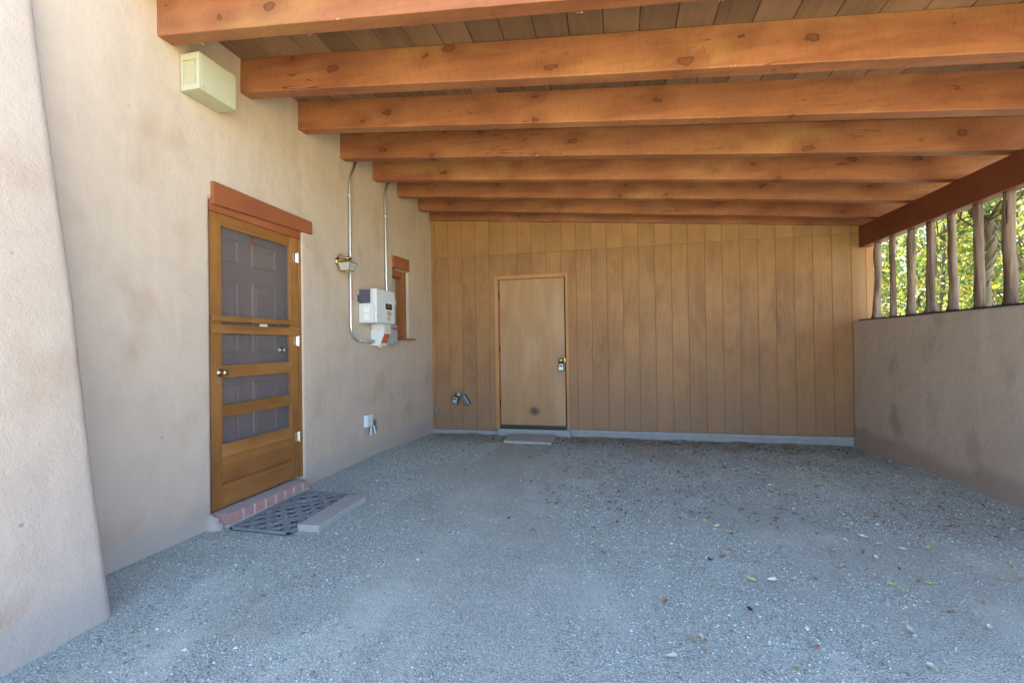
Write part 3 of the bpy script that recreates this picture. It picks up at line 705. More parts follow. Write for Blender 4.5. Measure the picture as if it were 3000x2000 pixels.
# ------------------------------------------------------------------ low adobe wall with peeled poles (right)
gwall = thing('garden_wall', (5.52, -2.3, 0), 'low grey-brown adobe wall with peeled cedar poles standing on it', 'wall')
def lowwall():
    bm = new(); ysl = [-0.004, -0.008, -0.016, -0.03, -0.05] + list(np.arange(-0.10, -5.3, -0.06)); rows = []
    for y in ysl:
        d = -y; drop = 0.035*(1-math.sqrt(max(0, 1-max(0, 1-d/0.05)**2))) if d < 0.05 else 0
        inn = 0.018*(1-math.sqrt(max(0, 1-max(0, 1-d/0.04)**2))) if d < 0.04 else 0
        T = 1.424-drop + 0.004*nz(y, 3, 1, 1.4); xi = 5.378+inn-0.003*y
        row = []
        for z in [-0.25, -0.1] + list(np.arange(0.0, T-0.05, 0.06)):
            fl = 0.03*math.exp(-max(0, z+0.06)/0.12)*0.6
            row.append((xi-fl+0.008*nz(1, y, z, 1.1)+0.004*nz(4, y, z, 3.5), z))
        r = 0.03
        for k in range(5):
            t = math.pi/2*k/4; row.append((xi+r-r*math.cos(t), T-r+r*math.sin(t)))
        for k in range(5):
            t = math.pi/2*(1-k/4); row.append((5.665-r+r*math.cos(t), T-r+r*math.sin(t)))
        row += [(5.67, 0.6), (5.68, -0.25)]
        rows.append([(x, y, z) for x, z in row])
    m = min(len(r) for r in rows)
    rows = [r if len(r) == m else r[:2]+r[2+len(r)-m:] for r in rows]
    vs = [[bm.verts.new(p) for p in r] for r in rows]
    for a, b_ in zip(vs[:-1], vs[1:]):
        for k in range(m-1): bm.faces.new((a[k], a[k+1], b_[k+1], b_[k]))
    bm.faces.new(vs[0]); bm.faces.new(vs[-1])
    return bm
finish('wall', lowwall(), 'plaster_wall', gwall, smooth=True)
bm = new(); box(bm, 5.435, 5.625, -5.2, -0.035, 1.408, 1.441); finish('sill_board', bm, 'sill_dark', gwall, 0.004)
poles = [(-0.235, 0.036, -0.30), (-0.562, 0.027, -0.575), (-0.868, 0.034, -0.89), (-1.170, 0.033, -1.192), (-1.462, 0.0325, -1.478), (-1.766, 0.0315, -1.776), (-2.065, 0.0385, -2.082)]
poles += [(-2.37-0.3*k, random.uniform(0.03, 0.04), -2.37-0.3*k+random.uniform(-.02, .02)) for k in range(9)]
for i, (y0, r, y1) in enumerate(poles):
    bm = new(); pts = []; rad = []
    for k in range(27):
        t = k/26; z = 1.442+(2.292-1.442)*t
        pts.append((5.522+0.010*nz(i*3.3, z, 0, 2.0), y0+(y1-y0)*t+0.016*nz(z, i*5.7, 2, 3.0), z))
        fl = 1+(0.9*math.exp(-t/0.05) if i == 3 else 0.18*math.exp(-t/0.06))
        rad.append(r*fl*(1.06-0.14*t+0.10*nz(z, i*1.9, 4, 5.0)))
    tube(bm, pts, rad, 18)
    for v in bm.verts:
        c = Vector((5.522, y0+(y1-y0)*(v.co.z-1.442)/0.85, v.co.z)); d = (v.co-c); d.z = 0
        v.co += d*(0.26*nz(v.co.x*30, v.co.y*30, v.co.z*2.2+i*7)+0.16*nz(v.co.x*70, v.co.y*70, v.co.z*5+i*3))
    finish('pole', bm, 'pole', gwall, smooth=True)
    if i == 6:
        po = bpy.data.objects[[o.name for o in col.objects if o.name.startswith('pole')][-1]]
        bm = new(); cx, cy, cz = 5.522-0.034, -2.10, 2.13
        ring_ = [(cx-0.004*math.cos(t*2)+0.006*(math.sin(t)>2), cy+0.015*math.cos(t)+0.012*0, cz+0.085*math.sin(t)) for t in np.linspace(0, 2*math.pi, 22)]
        tube(bm, ring_, 0.006, 6); finish('knot_ring', bm, 'pole', po, smooth=True)
        bm = new(); vs = [bm.verts.new((cx-0.001, cy+0.014*math.cos(t), cz+0.078*math.sin(t))) for t in np.linspace(0, 2*math.pi, 18, endpoint=False)]; bm.faces.new(vs); finish('knot_scar', bm, 'scar', po)

# ------------------------------------------------------------------ things on the house wall
# painted box high on the wall
vb = thing('vent_box', (0, -3.8, 2.81), 'pale yellow painted metal box fixed high on the wall under the beams', 'vent')
bm = new(); D = 0.145
box(bm, 0.0, D, -3.922, -3.655, 2.815, 3.047); finish('body', bm, 'vent_box', vb, 0.003)
bm = new()
for (xa, xb, za, zc) in ((0.002, 0.014, 2.816, 3.046), (0.122, D-0.001, 2.816, 3.046), (0.014, 0.122, 2.816, 2.850), (0.014, 0.122, 3.006, 3.046)): box(bm, xa, xb, -3.936, -3.9225, za, zc)
finish('face_frame', bm, 'vent_box', vb, 0.0015)
bm = new(); box(bm, 0.0145, 0.1215, -3.9255, -3.9225, 2.8505, 3.0055); finish('grille', bm, 'vent_dark', vb)
bm = new(); box(bm, 0.098, 0.102, -3.931, -3.926, 2.851, 3.005); finish('grille_bar', bm, 'vent_box', vb)
for (y, z) in ((-3.905, 2.835), (-3.84, 2.828)):
    bm = new(); lathe(bm, [(0.004, 0.0), (0.004, 0.003)], (D, y, z), 0, 8); finish('screw', bm, 'zinc', vb)

# brass lantern
lan = thing('wall_lantern', (0, -2.31, 1.93), 'brass wall lantern with frosted glass on the adobe wall', 'lamp')
LX, LY = 0.108, -2.30
bm = new(); lathe(bm, [(0.045,-0.002),(0.046,0.008),(0.034,0.016),(0.020,0.020),(0.012,0.028)], (0.004, LY, 2.035), 0); finish('back_plate', bm, 'brass', lan, smooth=True)
bm = new(); lathe(bm, [(0.016,0.02),(0.013,0.03),(0.009,0.07),(0.011,0.08)], (0.0, LY, 2.046), 0, 12); finish('arm', bm, 'brass', lan, smooth=True)
bm = new(); pts = [(0.012+0.0, LY, 2.03), (0.004, LY, 2.065)] + [(0.030+0.030*math.cos(t), LY, 2.068+0.034*math.sin(t)) for t in np.linspace(math.pi, 0, 11)] + [(0.068, LY, 2.055)]
tube(bm, pts, 0.0042, 8); finish('scroll', bm, 'dark_brass', lan, smooth=True)
bm = new(); lathe(bm, [(0.032,2.020),(0.030,2.048),(0.043,2.052),(0.045,2.058),(0.042,2.066),(0.028,2.074),(0.008,2.080),(0.006,2.086),(0.008,2.092),(0.003,2.104)], (LX, LY, 0), 2); finish('cap', bm, 'brass', lan, smooth=True)
tw, bw = 0.064, 0.042; zt_, zb_ = 2.014, 1.936
rotl = 0.0
def sq(w, z): return [Vector((LX+sx*w, LY+sy*w, z)) for sx, sy in ((-1,-1),(1,-1),(1,1),(-1,1))]
A, B = sq(bw, zb_), sq(tw, zt_)
for k in range(4):
    bm = new(); vs = [bm.verts.new(p) for p in (A[k], A[(k+1)%4], B[(k+1)%4], B[k])]; bm.faces.new(vs); finish('glass', bm, 'frost', lan)
bm = new()
for k in range(4):
    tube(bm, [A[k], B[k]], 0.0035, 6); tube(bm, [A[k], A[(k+1)%4]], 0.0032, 6); tube(bm, [B[k], B[(k+1)%4]], 0.0038, 6)
finish('cage', bm, 'dark_brass', lan)
bm = new(); vs0 = sq(tw-0.002, zt_+0.002); vs1 = sq(0.030, 2.026)
a = [bm.verts.new(p) for p in vs0]; b_ = [bm.verts.new(p) for p in vs1]
for k in range(4): bm.faces.new((a[k], a[(k+1)%4], b_[(k+1)%4], b_[k]))
bm.faces.new(b_); finish('roof_plate', bm, 'brass', lan)
bm = new(); vs = [bm.verts.new(p) for p in sq(bw-0.001, zb_-0.001)]; bm.faces.new(vs); lathe(bm, [(0.010, 1.935), (0.008, 1.927), (0.003, 1.922)], (LX, LY, 0), 2, 10); finish('bottom_plate', bm, 'brass', lan)

# conduits
cx_ = 0.030
def arc(c, r, a0, a1, n=9): return [(cx_, c[0]+r*math.cos(t), c[1]+r*math.sin(t)) for t in np.linspace(a0, a1, n)]
con1 = thing('conduit', (0.03, -2.13, 1.25), 'silver conduit passing the lantern and bending into the lower wiring box', 'conduit', None)
bm = new()
pts = [(cx_-0.03,-1.965,3.165),(cx_-0.01,-1.985,3.13),(cx_,-2.085,2.975),(cx_,-2.108,2.925),(cx_,-2.119,2.88),(cx_,-2.122,2.84),(cx_,-2.132,1.42)]
pts += [(cx_+0.003, -1.992+0.14*math.cos(t), 1.405+0.14*math.sin(t)) for t in np.linspace(math.pi, 1.5*math.pi, 9)]
tube(bm, pts, 0.0125, 12); finish('pipe', bm, 'galv', con1, smooth=True)
bm = new(); tube(bm, [(cx_+0.003,-1.993,1.265),(0.037,-1.80,1.262),(0.039,-1.713,1.260)], 0.0155, 12); tube(bm, [(0.039,-1.745,1.260),(0.039,-1.713,1.260)], 0.021, 12); finish('connector', bm, 'grey_conduit', con1, smooth=True)
for (y, z, ax) in ((-2.124, 2.735, 2), (-1.955, 1.265, 1)):
    bm = new()
    if ax == 2: lathe(bm, [(0.016,-0.012),(0.017,0.0),(0.016,0.012)], (cx_, y, z), 2, 12); box(bm, 0.0, 0.012, y-0.045, y-0.012, z-0.010, z+0.010)
    else: lathe(bm, [(0.019,-0.010),(0.020,0.0),(0.019,0.010)], (cx_+0.003, y, z), 1, 12); box(bm, 0.0, 0.012, y-0.01, y+0.01, z-0.045, z-0.014)
    finish('strap', bm, 'galv', con1)
bm = new(); tube(bm, [(cx_+0.008,-2.119,1.84),(cx_+0.008,-2.117,1.68)], 0.0055, 8); finish('red_tag', bm, 'red', con1)
con2 = thing('conduit', (0.03, -1.39, 1.45), 'silver conduit dropping behind the inverter beside the small window', 'conduit', None)
bm = new(); tube(bm, [(0.0,-1.275,3.175),(0.02,-1.302,3.143),(cx_,-1.375,3.045),(cx_,-1.394,3.008),(cx_,-1.400,2.97),(cx_,-1.394,1.95),(cx_+0.01,-1.385,1.455)], 0.0125, 12); finish('pipe', bm, 'galv', con2, smooth=True)
for z in (2.726, 2.019):
    bm = new(); lathe(bm, [(0.015,-0.014),(0.017,-0.006),(0.017,0.006),(0.015,0.014)], (cx_, -1.3985 if z > 2.5 else -1.395, z), 2, 12); box(bm, 0.0, 0.016, -1.41, -1.385, z-0.008, z+0.008); finish('coupling', bm, 'galv', con2)

# inverter
inv = thing('inverter', (0.1, -1.74, 1.21), 'pale grey solar inverter with dark side vent, small display and red stickers', 'inverter')
IY0, IY1, IZ0, IZ1, ID = -1.950, -1.533, 1.452, 1.806, 0.214
bm = new(); prism(bm, [(0.008, IY0), (ID-0.006, IY0), (ID, IY0+0.012), (ID, IY1-0.02), (ID-0.02, IY1), (0.008, IY1)], lambda x, y: (x, y, IZ0), lambda x, y: (x, y, IZ1)); finish('body', bm, 'white_enamel', inv, 0.007, 3)
bm = new(); box(bm, 0.016, 0.146, IY0-0.003, IY0-0.001, 1.655, 1.803); vg = finish('vent_grille', bm, 'dark_grille', inv)
for k in range(17):
    bm = new(); x = 0.019+k*0.0076; box(bm, x, x+0.0028, IY0-0.007, IY0-0.0035, 1.657, 1.801); finish('fin', bm, 'purple_grey', vg)
bm = new()
pth = [(0.160, 1.800), (0.160, 1.665), (0.190, 1.625), (0.190, 1.458)]
for (a, c) in zip(pth[:-1], pth[1:]): tube(bm, [(a[0], IY0-0.001, a[1]), (c[0], IY0-0.001, c[1])], 0.0022, 6)
finish('seam', bm, 'grey_enamel', inv)
bm = new(); box(bm, 0.071, 0.130, IY0-0.0025, IY0-0.001, 1.478, 1.642); lb = finish('white_label', bm, 'paper', inv)
for z in (1.632, 1.549):
    bm = new(); box(bm, 0.075, 0.126, IY0-0.0040, IY0-0.0030, z, z+0.0045); finish('orange_line', bm, 'orange_print', lb)
bm = new()
for x in (0.085, 0.112): prism(bm, [(x-0.007, 1.614), (x+0.007, 1.614), (x, 1.626)], lambda a, c: (a, IY0-0.0042, c), lambda a, c: (a, IY0-0.003, c))
finish('warning_triangle', bm, 'orange_print', lb)
F0 = ID+0.001
bm = new(); box(bm, F0, F0+0.004, -1.777, -1.605, 1.594, 1.670); dsp = finish('display_bezel', bm, 'paper', inv, 0.001)
bm = new(); box(bm, F0+0.0045, F0+0.006, -1.772, -1.628, 1.600, 1.664); finish('display', bm, 'black', dsp)
bm = new(); box(bm, F0+0.0065, F0+0.0072, -1.745, -1.672, 1.622, 1.650); finish('readout', bm, 'screen_lcd', dsp)
bm = new()
for z in (1.615, 1.632, 1.649): lathe(bm, [(0.004, 0.0), (0.004, 0.002)], (F0+0.0065, -1.645, z), 0, 8)
finish('button', bm, 'purple_grey', dsp)
def sticker(y0, y1, z0, z1, mat, frame, lines, parent, x=F0, lm='paper'):
    bm = new(); box(bm, x, x+0.0012, y0, y1, z0, z1); s_ = finish('sticker', bm, frame, parent)
    bm = new(); box(bm, x+0.0015, x+0.0022, y0+0.010, y1-0.003, z0+0.004, z1-0.003); f_ = finish('sticker_face', bm, mat, parent)
    bm = new()
    for k in range(lines):
        z = z0+0.004+(z1-z0-0.008)*(k+0.5)/lines; h = (z1-z0)/lines*0.18
        y = y0+0.018
        while y < y1-0.012:
            w = random.uniform(0.006, 0.016); box(bm, x+0.0025, x+0.003, y, min(y+w, y1-0.008), z-h, z+h); y += w+0.005
    finish('print', bm, lm, parent)
sticker(-1.742, -1.637, 1.529, 1.588, 'red', 'paper', 4, inv)
sticker(-1.738, -1.655, 1.482, 1.524, 'cream', 'cream', 2, inv, lm='dark_grille')
for (y, z) in ((-1.925, 1.752), (-1.925, 1.525)):
    bm = new(); lathe(bm, [(0.007, 0.0), (0.007, 0.004), (0.004, 0.006)], (ID, y, z), 0, 10); finish('screw', bm, 'zinc', inv)
bm = new()
for z in (1.675, 1.715): box(bm, 0.0, 0.014, IY0-0.010, IY0+0.004, z, z+0.030)
finish('mount_clip', bm, 'dark_grille', inv)
bm = new(); prism(bm, [(-1.53,1.765),(-1.505,1.75),(-1.478,1.70),(-1.482,1.668),(-1.50,1.66),(-1.528,1.70)], lambda y, z: (0.190, y, z), lambda y, z: (0.193, y, z)); finish('hanging_tag', bm, 'cream', inv)
# lower wiring box with slanted front
bm = new(); prism(bm, [(0.006, 1.212), (0.110, 1.212), (0.163, 1.352), (0.163, 1.450), (0.006, 1.450)], lambda x, z: (x, -1.712, z), lambda x, z: (x, -1.550, z)); wb = finish('wiring_box', bm, 'white_enamel', inv, 0.003)
def slant(u, v, off):    # u along y, v 0..1 down the slanted front
    x = 0.163+(0.110-0.163)*v; z = 1.352+(1.212-1.352)*v; n_ = Vector((0.140, 0, -0.053)).normalized()
    return (x+n_.x*off, u, z+n_.z*off)
def slab_s(name, u0, u1, v0, v1, o0, o1, mat):
    bm = new(); hexa(bm, [slant(u0,v1,o0), slant(u1,v1,o0), slant(u1,v1,o1), slant(u0,v1,o1), slant(u0,v0,o0), slant(u1,v0,o0), slant(u1,v0,o1), slant(u0,v0,o1)]); return finish(name, bm, mat, wb)
slab_s('warning_label', -1.706, -1.556, 0.02, 0.86, 0.001, 0.002, 'paper'); slab_s('warning_face', -1.698, -1.566, 0.06, 0.80, 0.0023, 0.0032, 'red')
for k in range(6): slab_s('print', -1.69+0.006*(k % 2), -1.575-0.012*(k % 3), 0.13+k*0.11, 0.155+k*0.11, 0.0035, 0.0042, 'orange_print')
bm = new(); box(bm, 0.164, 0.1655, -1.668, -1.560, 1.362, 1.440); finish('cream_label', bm, 'cream', wb)
for y in (-1.665, -1.635, -1.60):
    bm = new(); tube(bm, [(0.075, y, 1.212), (0.075, y, 1.198)], 0.007, 8); finish('cable_gland', bm, 'brass', wb)
bm = new(); tube(bm, [(0.02,-1.722,1.452),(0.02,-1.735,1.43),(0.02,-1.728,1.40),(0.02,-1.714,1.385)], 0.004, 8); finish('earth_wire', bm, 'grey_enamel', wb)
# grey disconnect switch
dc = thing('disconnect_switch', (0.05, -1.345, 1.228), 'grey electrical disconnect box with small red sticker beside the window sill', 'switch box')
bm = new(); box(bm, 0.004, 0.100, -1.412, -1.286, 1.228, 1.455); finish('body', bm, 'grey_enamel', dc, 0.004)
bm = new(); box(bm, 0.1005, 0.108, -1.408, -1.290, 1.232, 1.450); finish('cover', bm, 'grey_enamel', dc, 0.003)
bm = new(); box(bm, 0.1085, 0.1095, -1.398, -1.300, 1.392, 1.422); finish('red_sticker', bm, 'red', dc)
bm = new(); tube(bm, [(0.06, -1.412, 1.275), (0.06, -1.430, 1.275)], 0.008, 8); box(bm, 0.055, 0.065, -1.437, -1.429, 1.262, 1.300); finish('lever', bm, 'silver', dc)

# outlet with its cover hanging open
ot = thing('outdoor_outlet', (0.02, -1.8, 0.34), 'white weatherproof outlet box with its cover dangling askew below', 'outlet')
bm = new(); box(bm, 0.0, 0.042, -1.868, -1.752, 0.347, 0.472); finish('box', bm, 'cover_plate', ot, 0.004)
bm = new(); box(bm, 0.0425, 0.047, -1.862, -1.758, 0.353, 0.466); finish('lid', bm, 'cover_plate', ot, 0.002)
bm = new(); box(bm, 0.0475, 0.049, -1.855, -1.765, 0.405, 0.409); finish('seam', bm, 'grey_enamel', ot)
cv = new(); q = [(-1.755, 0.392), (-1.700, 0.408), (-1.628, 0.268), (-1.712, 0.246), (-1.742, 0.30)]
prism(cv, q, lambda y, z: (0.006+0.035*max(0, (z-0.25)/0.15), y, z), lambda y, z: (0.016+0.035*max(0, (z-0.25)/0.15), y, z)); finish('loose_cover', cv, 'zinc', ot, 0.002)
bm = new(); prism(bm, [(-1.765, 0.352), (-1.752, 0.354), (-1.705, 0.258), (-1.735, 0.252)], lambda y, z: (0.052, y, z), lambda y, z: (0.060, y, z)); prism(bm, [(-1.775, 0.345), (-1.767, 0.350), (-1.742, 0.252), (-1.800, 0.240)], lambda y, z: (0.030, y, z), lambda y, z: (0.036, y, z)); finish('cover_flange', bm, 'cover_plate', ot)

# ------------------------------------------------------------------ key lockboxes and hose tap on the shed wall
def lockbox(x, z, ang, h=0.105, w0=0.066, w1=0.085, y=-0.03, label='', loc=None):
    t = thing('lockbox', (x, y, z-h), label, 'lockbox')
    ca_, sa_ = math.cos(ang), math.sin(ang)
    def P(u, v): return (x+u*ca_-v*sa_, z+u*sa_+v*ca_)
    def shape(s, top, bot, yb_, yf, name, mat, bv):
        bm = new(); poly = [(-w0/2*s+0.006, top), (w0/2*s-0.006, top), (w0/2*s, top-0.012), (w1/2*s, bot+0.008), (w1/2*s-0.006, bot), (-w1/2*s+0.006, bot), (-w1/2*s, bot+0.008), (-w0/2*s, top-0.012)]
        prism(bm, [P(*p) for p in poly], lambda a, c: (a, yb_, c), lambda a, c: (a, yf, c)); return finish(name, bm, mat, t, bv)
    shape(1.0, 0.0, -h, y+0.028, y-0.012, 'body', 'black', 0.004)
    shape(0.80, -0.012, -h+0.006, y-0.0125, y-0.019, 'face_plate', 'lockface', 0.002)
    bm = new(); prism(bm, [P(*p) for p in ((-0.022, -0.050), (0.022, -0.050), (0.021, -0.033), (0.010, -0.026), (-0.010, -0.026), (-0.021, -0.033))], lambda a, c: (a, y-0.0195, c), lambda a, c: (a, y-0.0215, c)); finish('button_pad', bm, 'dark_grille', t)
    bm = new(); prism(bm, [P(*p) for p in ((-0.024, -h+0.022), (0.024, -h+0.022), (0.024, -h+0.014), (-0.024, -h+0.014))], lambda a, c: (a, y-0.0195, c), lambda a, c: (a, y-0.0210, c)); finish('name_strip', bm, 'dark_grille', t)
    bm = new(); pts = [P(-0.022, -0.004)] + [P(0.026*math.cos(t_), 0.018+0.028*math.sin(t_)) for t_ in np.linspace(math.pi, 0, 11)] + [P(0.022, -0.004)]
    tube(bm, [(a, y, c) for a, c in pts], 0.0055, 8); finish('shackle', bm, 'black', t, smooth=True)
    return t
lockbox(1.887, 0.943, 0.0, label='black and silver key lockbox hanging on the flush door knob')
lockbox(0.398, 0.480, -0.33, y=-0.085, label='black and silver key lockbox hung on the hose tap, left of the vinyl one')
tp = thing('hose_tap', (0.42, -0.05, 0.48), 'round zinc hose tap in the plywood wall holding two lockboxes', 'tap')
bm = new(); tube(bm, [(0.432, 0.0, 0.512), (0.430, -0.075, 0.508)], 0.012, 10); finish('spout', bm, 'zinc', tp, smooth=True)
bm = new(); lathe(bm, [(0.010,-0.095),(0.028,-0.098),(0.031,-0.106),(0.028,-0.114),(0.010,-0.116)], (0.430, 0, 0.510), 1, 12); finish('wheel_handle', bm, 'zinc', tp, smooth=True)
vlb = thing('lockbox', (0.52, -0.03, 0.34), 'long grey vinyl-covered lockbox hung askew on the hose tap', 'lockbox')
a_ = math.radians(32); d_ = Vector((math.sin(a_), 0, -math.cos(a_))); e_ = Vector((math.cos(a_), 0, math.sin(a_))); o_ = Vector((0.468, -0.035, 0.500))
def vb_(u0, u1, v0, v1, y0, y1, name, mat, bv):
    bm = new(); c = [o_+e_*u+d_*v for u, v in ((u0, v1), (u1, v1), (u1, v0), (u0, v0))]
    prism(bm, [(p.x, p.z) for p in c], lambda x, z: (x, y0, z), lambda x, z: (x, y1, z)); return finish(name, bm, mat, vlb, bv)
vb_(-0.036, 0.036, 0.012, 0.165, -0.005, -0.052, 'body', 'black', 0.005); vb_(-0.031, 0.010, 0.020, 0.158, -0.0525, -0.058, 'cover', 'purple_grey', 0.002); vb_(0.011, 0.031, 0.020, 0.158, -0.0525, -0.056, 'cover_edge', 'grey_enamel', 0.002)
bm = new(); pts = [o_+e_*(0.022*math.cos(t_))-d_*(0.022*math.sin(t_))+d_*0.006 for t_ in np.linspace(math.pi, 0, 11)]; tube(bm, [(p.x, -0.04, p.z) for p in pts], 0.005, 8); finish('shackle', bm, 'zinc', vlb, smooth=True)
pc = thing('pipe_stub', (0.07, -0.02, 0.25), 'small grey capped pipe stub low in the corner of the plywood wall', 'pipe')
bm = new(); tube(bm, [(0.070, 0.0, 0.287), (0.072, -0.030, 0.283), (0.074, -0.042, 0.262), (0.074, -0.044, 0.245)], 0.014, 10); finish('pipe', bm, 'zinc', pc, smooth=True)
bm = new(); lathe(bm, [(0.020, -0.010), (0.021, -0.004), (0.017, 0.0)], (0.070, 0, 0.287), 1, 12); finish('flange', bm, 'grey_enamel', pc)

# ------------------------------------------------------------------ door mat and pavers
mat = thing('door_mat', (0.36, -3.34, 0.02), 'dark openwork rubber door mat with scroll pattern below the brick sill', 'door mat')
MX0, MX1, MY0, MY1 = 0.132, 0.585, -3.728, -2.962
def mz(x, y): return 0.020 + 0.004*nz(x, y, 0, 4) + max(gh(x, y), 0)*0.7
bm = new(); bdw = 0.020
ring_ = []
def border(path, w, h):
    for a, c in zip(path[:-1], path[1:]):
        a = Vector((*a, 0)); c = Vector((*c, 0)); d = (c-a).normalized(); n_ = Vector((-d.y, d.x, 0))*w; m = max(2, int((c-a).length/0.06))
        for k in range(m):
            p = a+(c-a)*(k/m); q_ = a+(c-a)*((k+1)/m); zp, zq = mz(p.x, p.y), mz(q_.x, q_.y)
            hexa(bm, [(p.x,p.y,zp-h),(q_.x,q_.y,zq-h),(q_.x+n_.x,q_.y+n_.y,zq-h),(p.x+n_.x,p.y+n_.y,zp-h),(p.x,p.y,zp),(q_.x,q_.y,zq),(q_.x+n_.x,q_.y+n_.y,zq+0.001),(p.x+n_.x,p.y+n_.y,zp+0.001)])
border([(MX0, MY0), (MX1, MY0), (MX1, MY1), (MX0, MY1), (MX0, MY0)], bdw, 0.012)
finish('border', bm, 'rubber', mat)
bm = new(); cxm, cym = (MX0+MX1)/2, (MY0+MY1)/2; hw, hl = (MX1-MX0)/2-0.018, (MY1-MY0)/2-0.018
def rib(pts, r=0.0075): tube(bm, [(x, y, mz(x, y)-0.004) for x, y in pts if abs(x-cxm) < hw+0.006 and abs(y-cym) < hl+0.006] or [(cxm, cym, 0), (cxm, cym+.01, 0)], r, 6, flat=0.6)
for sx in (-1, 1):
    rib([(cxm+sx*t*hw, cym-hl*0.62+1.24*hl*abs(t)**1.0*0.5) for t in np.linspace(0, 1, 9)], 0.009)
    rib([(cxm+sx*t*hw, cym+hl*0.62-1.24*hl*abs(t)*0.5) for t in np.linspace(0, 1, 9)], 0.009)
    rib([(cxm+sx*t*hw, cym-hl*0.42+1.24*hl*abs(t)*0.5) for t in np.linspace(0, 1, 9)], 0.007)
    rib([(cxm+sx*t*hw, cym+hl*0.42-1.24*hl*abs(t)*0.5) for t in np.linspace(0, 1, 9)], 0.007)
nxs, nys = 6, 10
for i in range(nxs):
    for j in range(nys):
        x = MX0+0.03+(MX1-MX0-0.06)*(i+0.5)/nxs; y = MY0+0.03+(MY1-MY0-0.06)*(j+0.5)/nys; sgn = 1 if (i+j) % 2 else -1
        t = np.linspace(0, 1, 9)
        rib([(x+sgn*0.030*math.sin(2*math.pi*q), y-0.036+0.072*q) for q in t], 0.0085)
        rib([(x+0.020*math.cos(q*5.2+i), y+0.020*math.sin(q*5.2+i)) for q in t], 0.007)
finish('scrollwork', bm, 'rubber', mat)
pv = new(); hexa(pv, [(0.580,-3.640,-0.02),(0.738,-3.632,-0.02),(0.722,-3.030,-0.02),(0.562,-3.030,-0.02),(0.578,-3.642,0.040),(0.736,-3.634,0.041),(0.719,-3.032,0.040),(0.563,-3.030,0.040)])
o = finish('concrete_paver', pv, 'paver', None, 0.006); tag(o, 'narrow concrete paver lying along the rubber door mat', 'paver')
pv = new(); hexa(pv, [(1.205,-0.600,-0.09),(1.822,-0.615,-0.09),(1.822,-0.150,-0.09),(1.190,-0.165,-0.09),(1.205,-0.600,-0.012),(1.822,-0.615,-0.014),(1.822,-0.150,-0.006),(1.190,-0.165,-0.004)])
o = finish('concrete_paver', pv, 'paver', None, 0.008); tag(o, 'square concrete paver on the ground below the flush door', 'paver')

# ------------------------------------------------------------------ fallen leaves, litter, twigs
def leafmesh(seed, L, wd, curl):
    rr = random.Random(seed); bm = new(); n = 5; rows = []
    for k in range(n+1):
        t = k/n; w = wd*(0.02+1.15*math.sin(math.pi*t**0.75)**1.1)*rr.uniform(0.6, 1.15); z = curl*L*(t-0.5)**2*2
        rows.append((bm.verts.new((L*(t-0.5), -w*rr.uniform(.5, 1.1), z+curl*w*1.5+rr.uniform(0, .006))), bm.verts.new((L*(t-0.5), 0, z)), bm.verts.new((L*(t-0.5), w, z+curl*w*1.2+rr.uniform(0, .003)))))
    for a, c in zip(rows[:-1], rows[1:]):
        bm.faces.new((a[0], a[1], c[1], c[0])); bm.faces.new((a[1], a[2], c[2], c[1]))
    return bm
LM = {}
LK = {'yellow': (0.042, 0.012, 0.25), 'pale': (0.046, 0.013, 0.30), 'brown': (0.045, 0.008, 0.55), 'tan': (0.055, 0.011, 0.35), 'red': (0.035, 0.010, 0.25), 'dark': (0.030, 0.010, 0.6), 'purple': (0.026, 0.012, 0.2)}
LAB = {'yellow': ('yellow-green fallen leaf lying on the gravel', 'yellow leaves on the gravel'), 'pale': ('pale cream fallen leaf lying on the gravel', 'pale leaves on the gravel'), 'brown': ('narrow curled brown dead leaf on the gravel', 'brown leaves on the gravel'), 'tan': ('flat tan dry leaf lying on the gravel', 'tan leaves on the gravel'), 'red': ('small reddish fallen leaf lying on the gravel', 'reddish leaves on the gravel'), 'dark': ('small shrivelled blackish leaf on the gravel', 'blackish leaves on the gravel'), 'purple': ('tiny dark purple petal-like leaf on the gravel', None)}
def putleaf(x, y, kind, s=1.0):
    if kind not in LM:
        LM[kind] = []
        for q in range(3 if kind != 'purple' else 1):
            L, w, c = LK[kind]; ob = finish(kind, leafmesh(q*7+len(LM), L, w, c), 'leaf_'+kind); LM[kind].append(ob.data); bpy.data.objects.remove(ob)
    o = bpy.data.objects.new('fallen_leaf', random.choice(LM[kind])); col.objects.link(o)
    o.location = (x, y, gh(x, y)+0.008); o.rotation_euler = (random.uniform(-.15, .15), random.uniform(-.15, .15), random.uniform(0, 6.28)); s *= random.uniform(0.85, 1.25); s *= 1.02; o.scale = (s, s, s)
    tag(o, LAB[kind][0], 'leaf', LAB[kind][1])
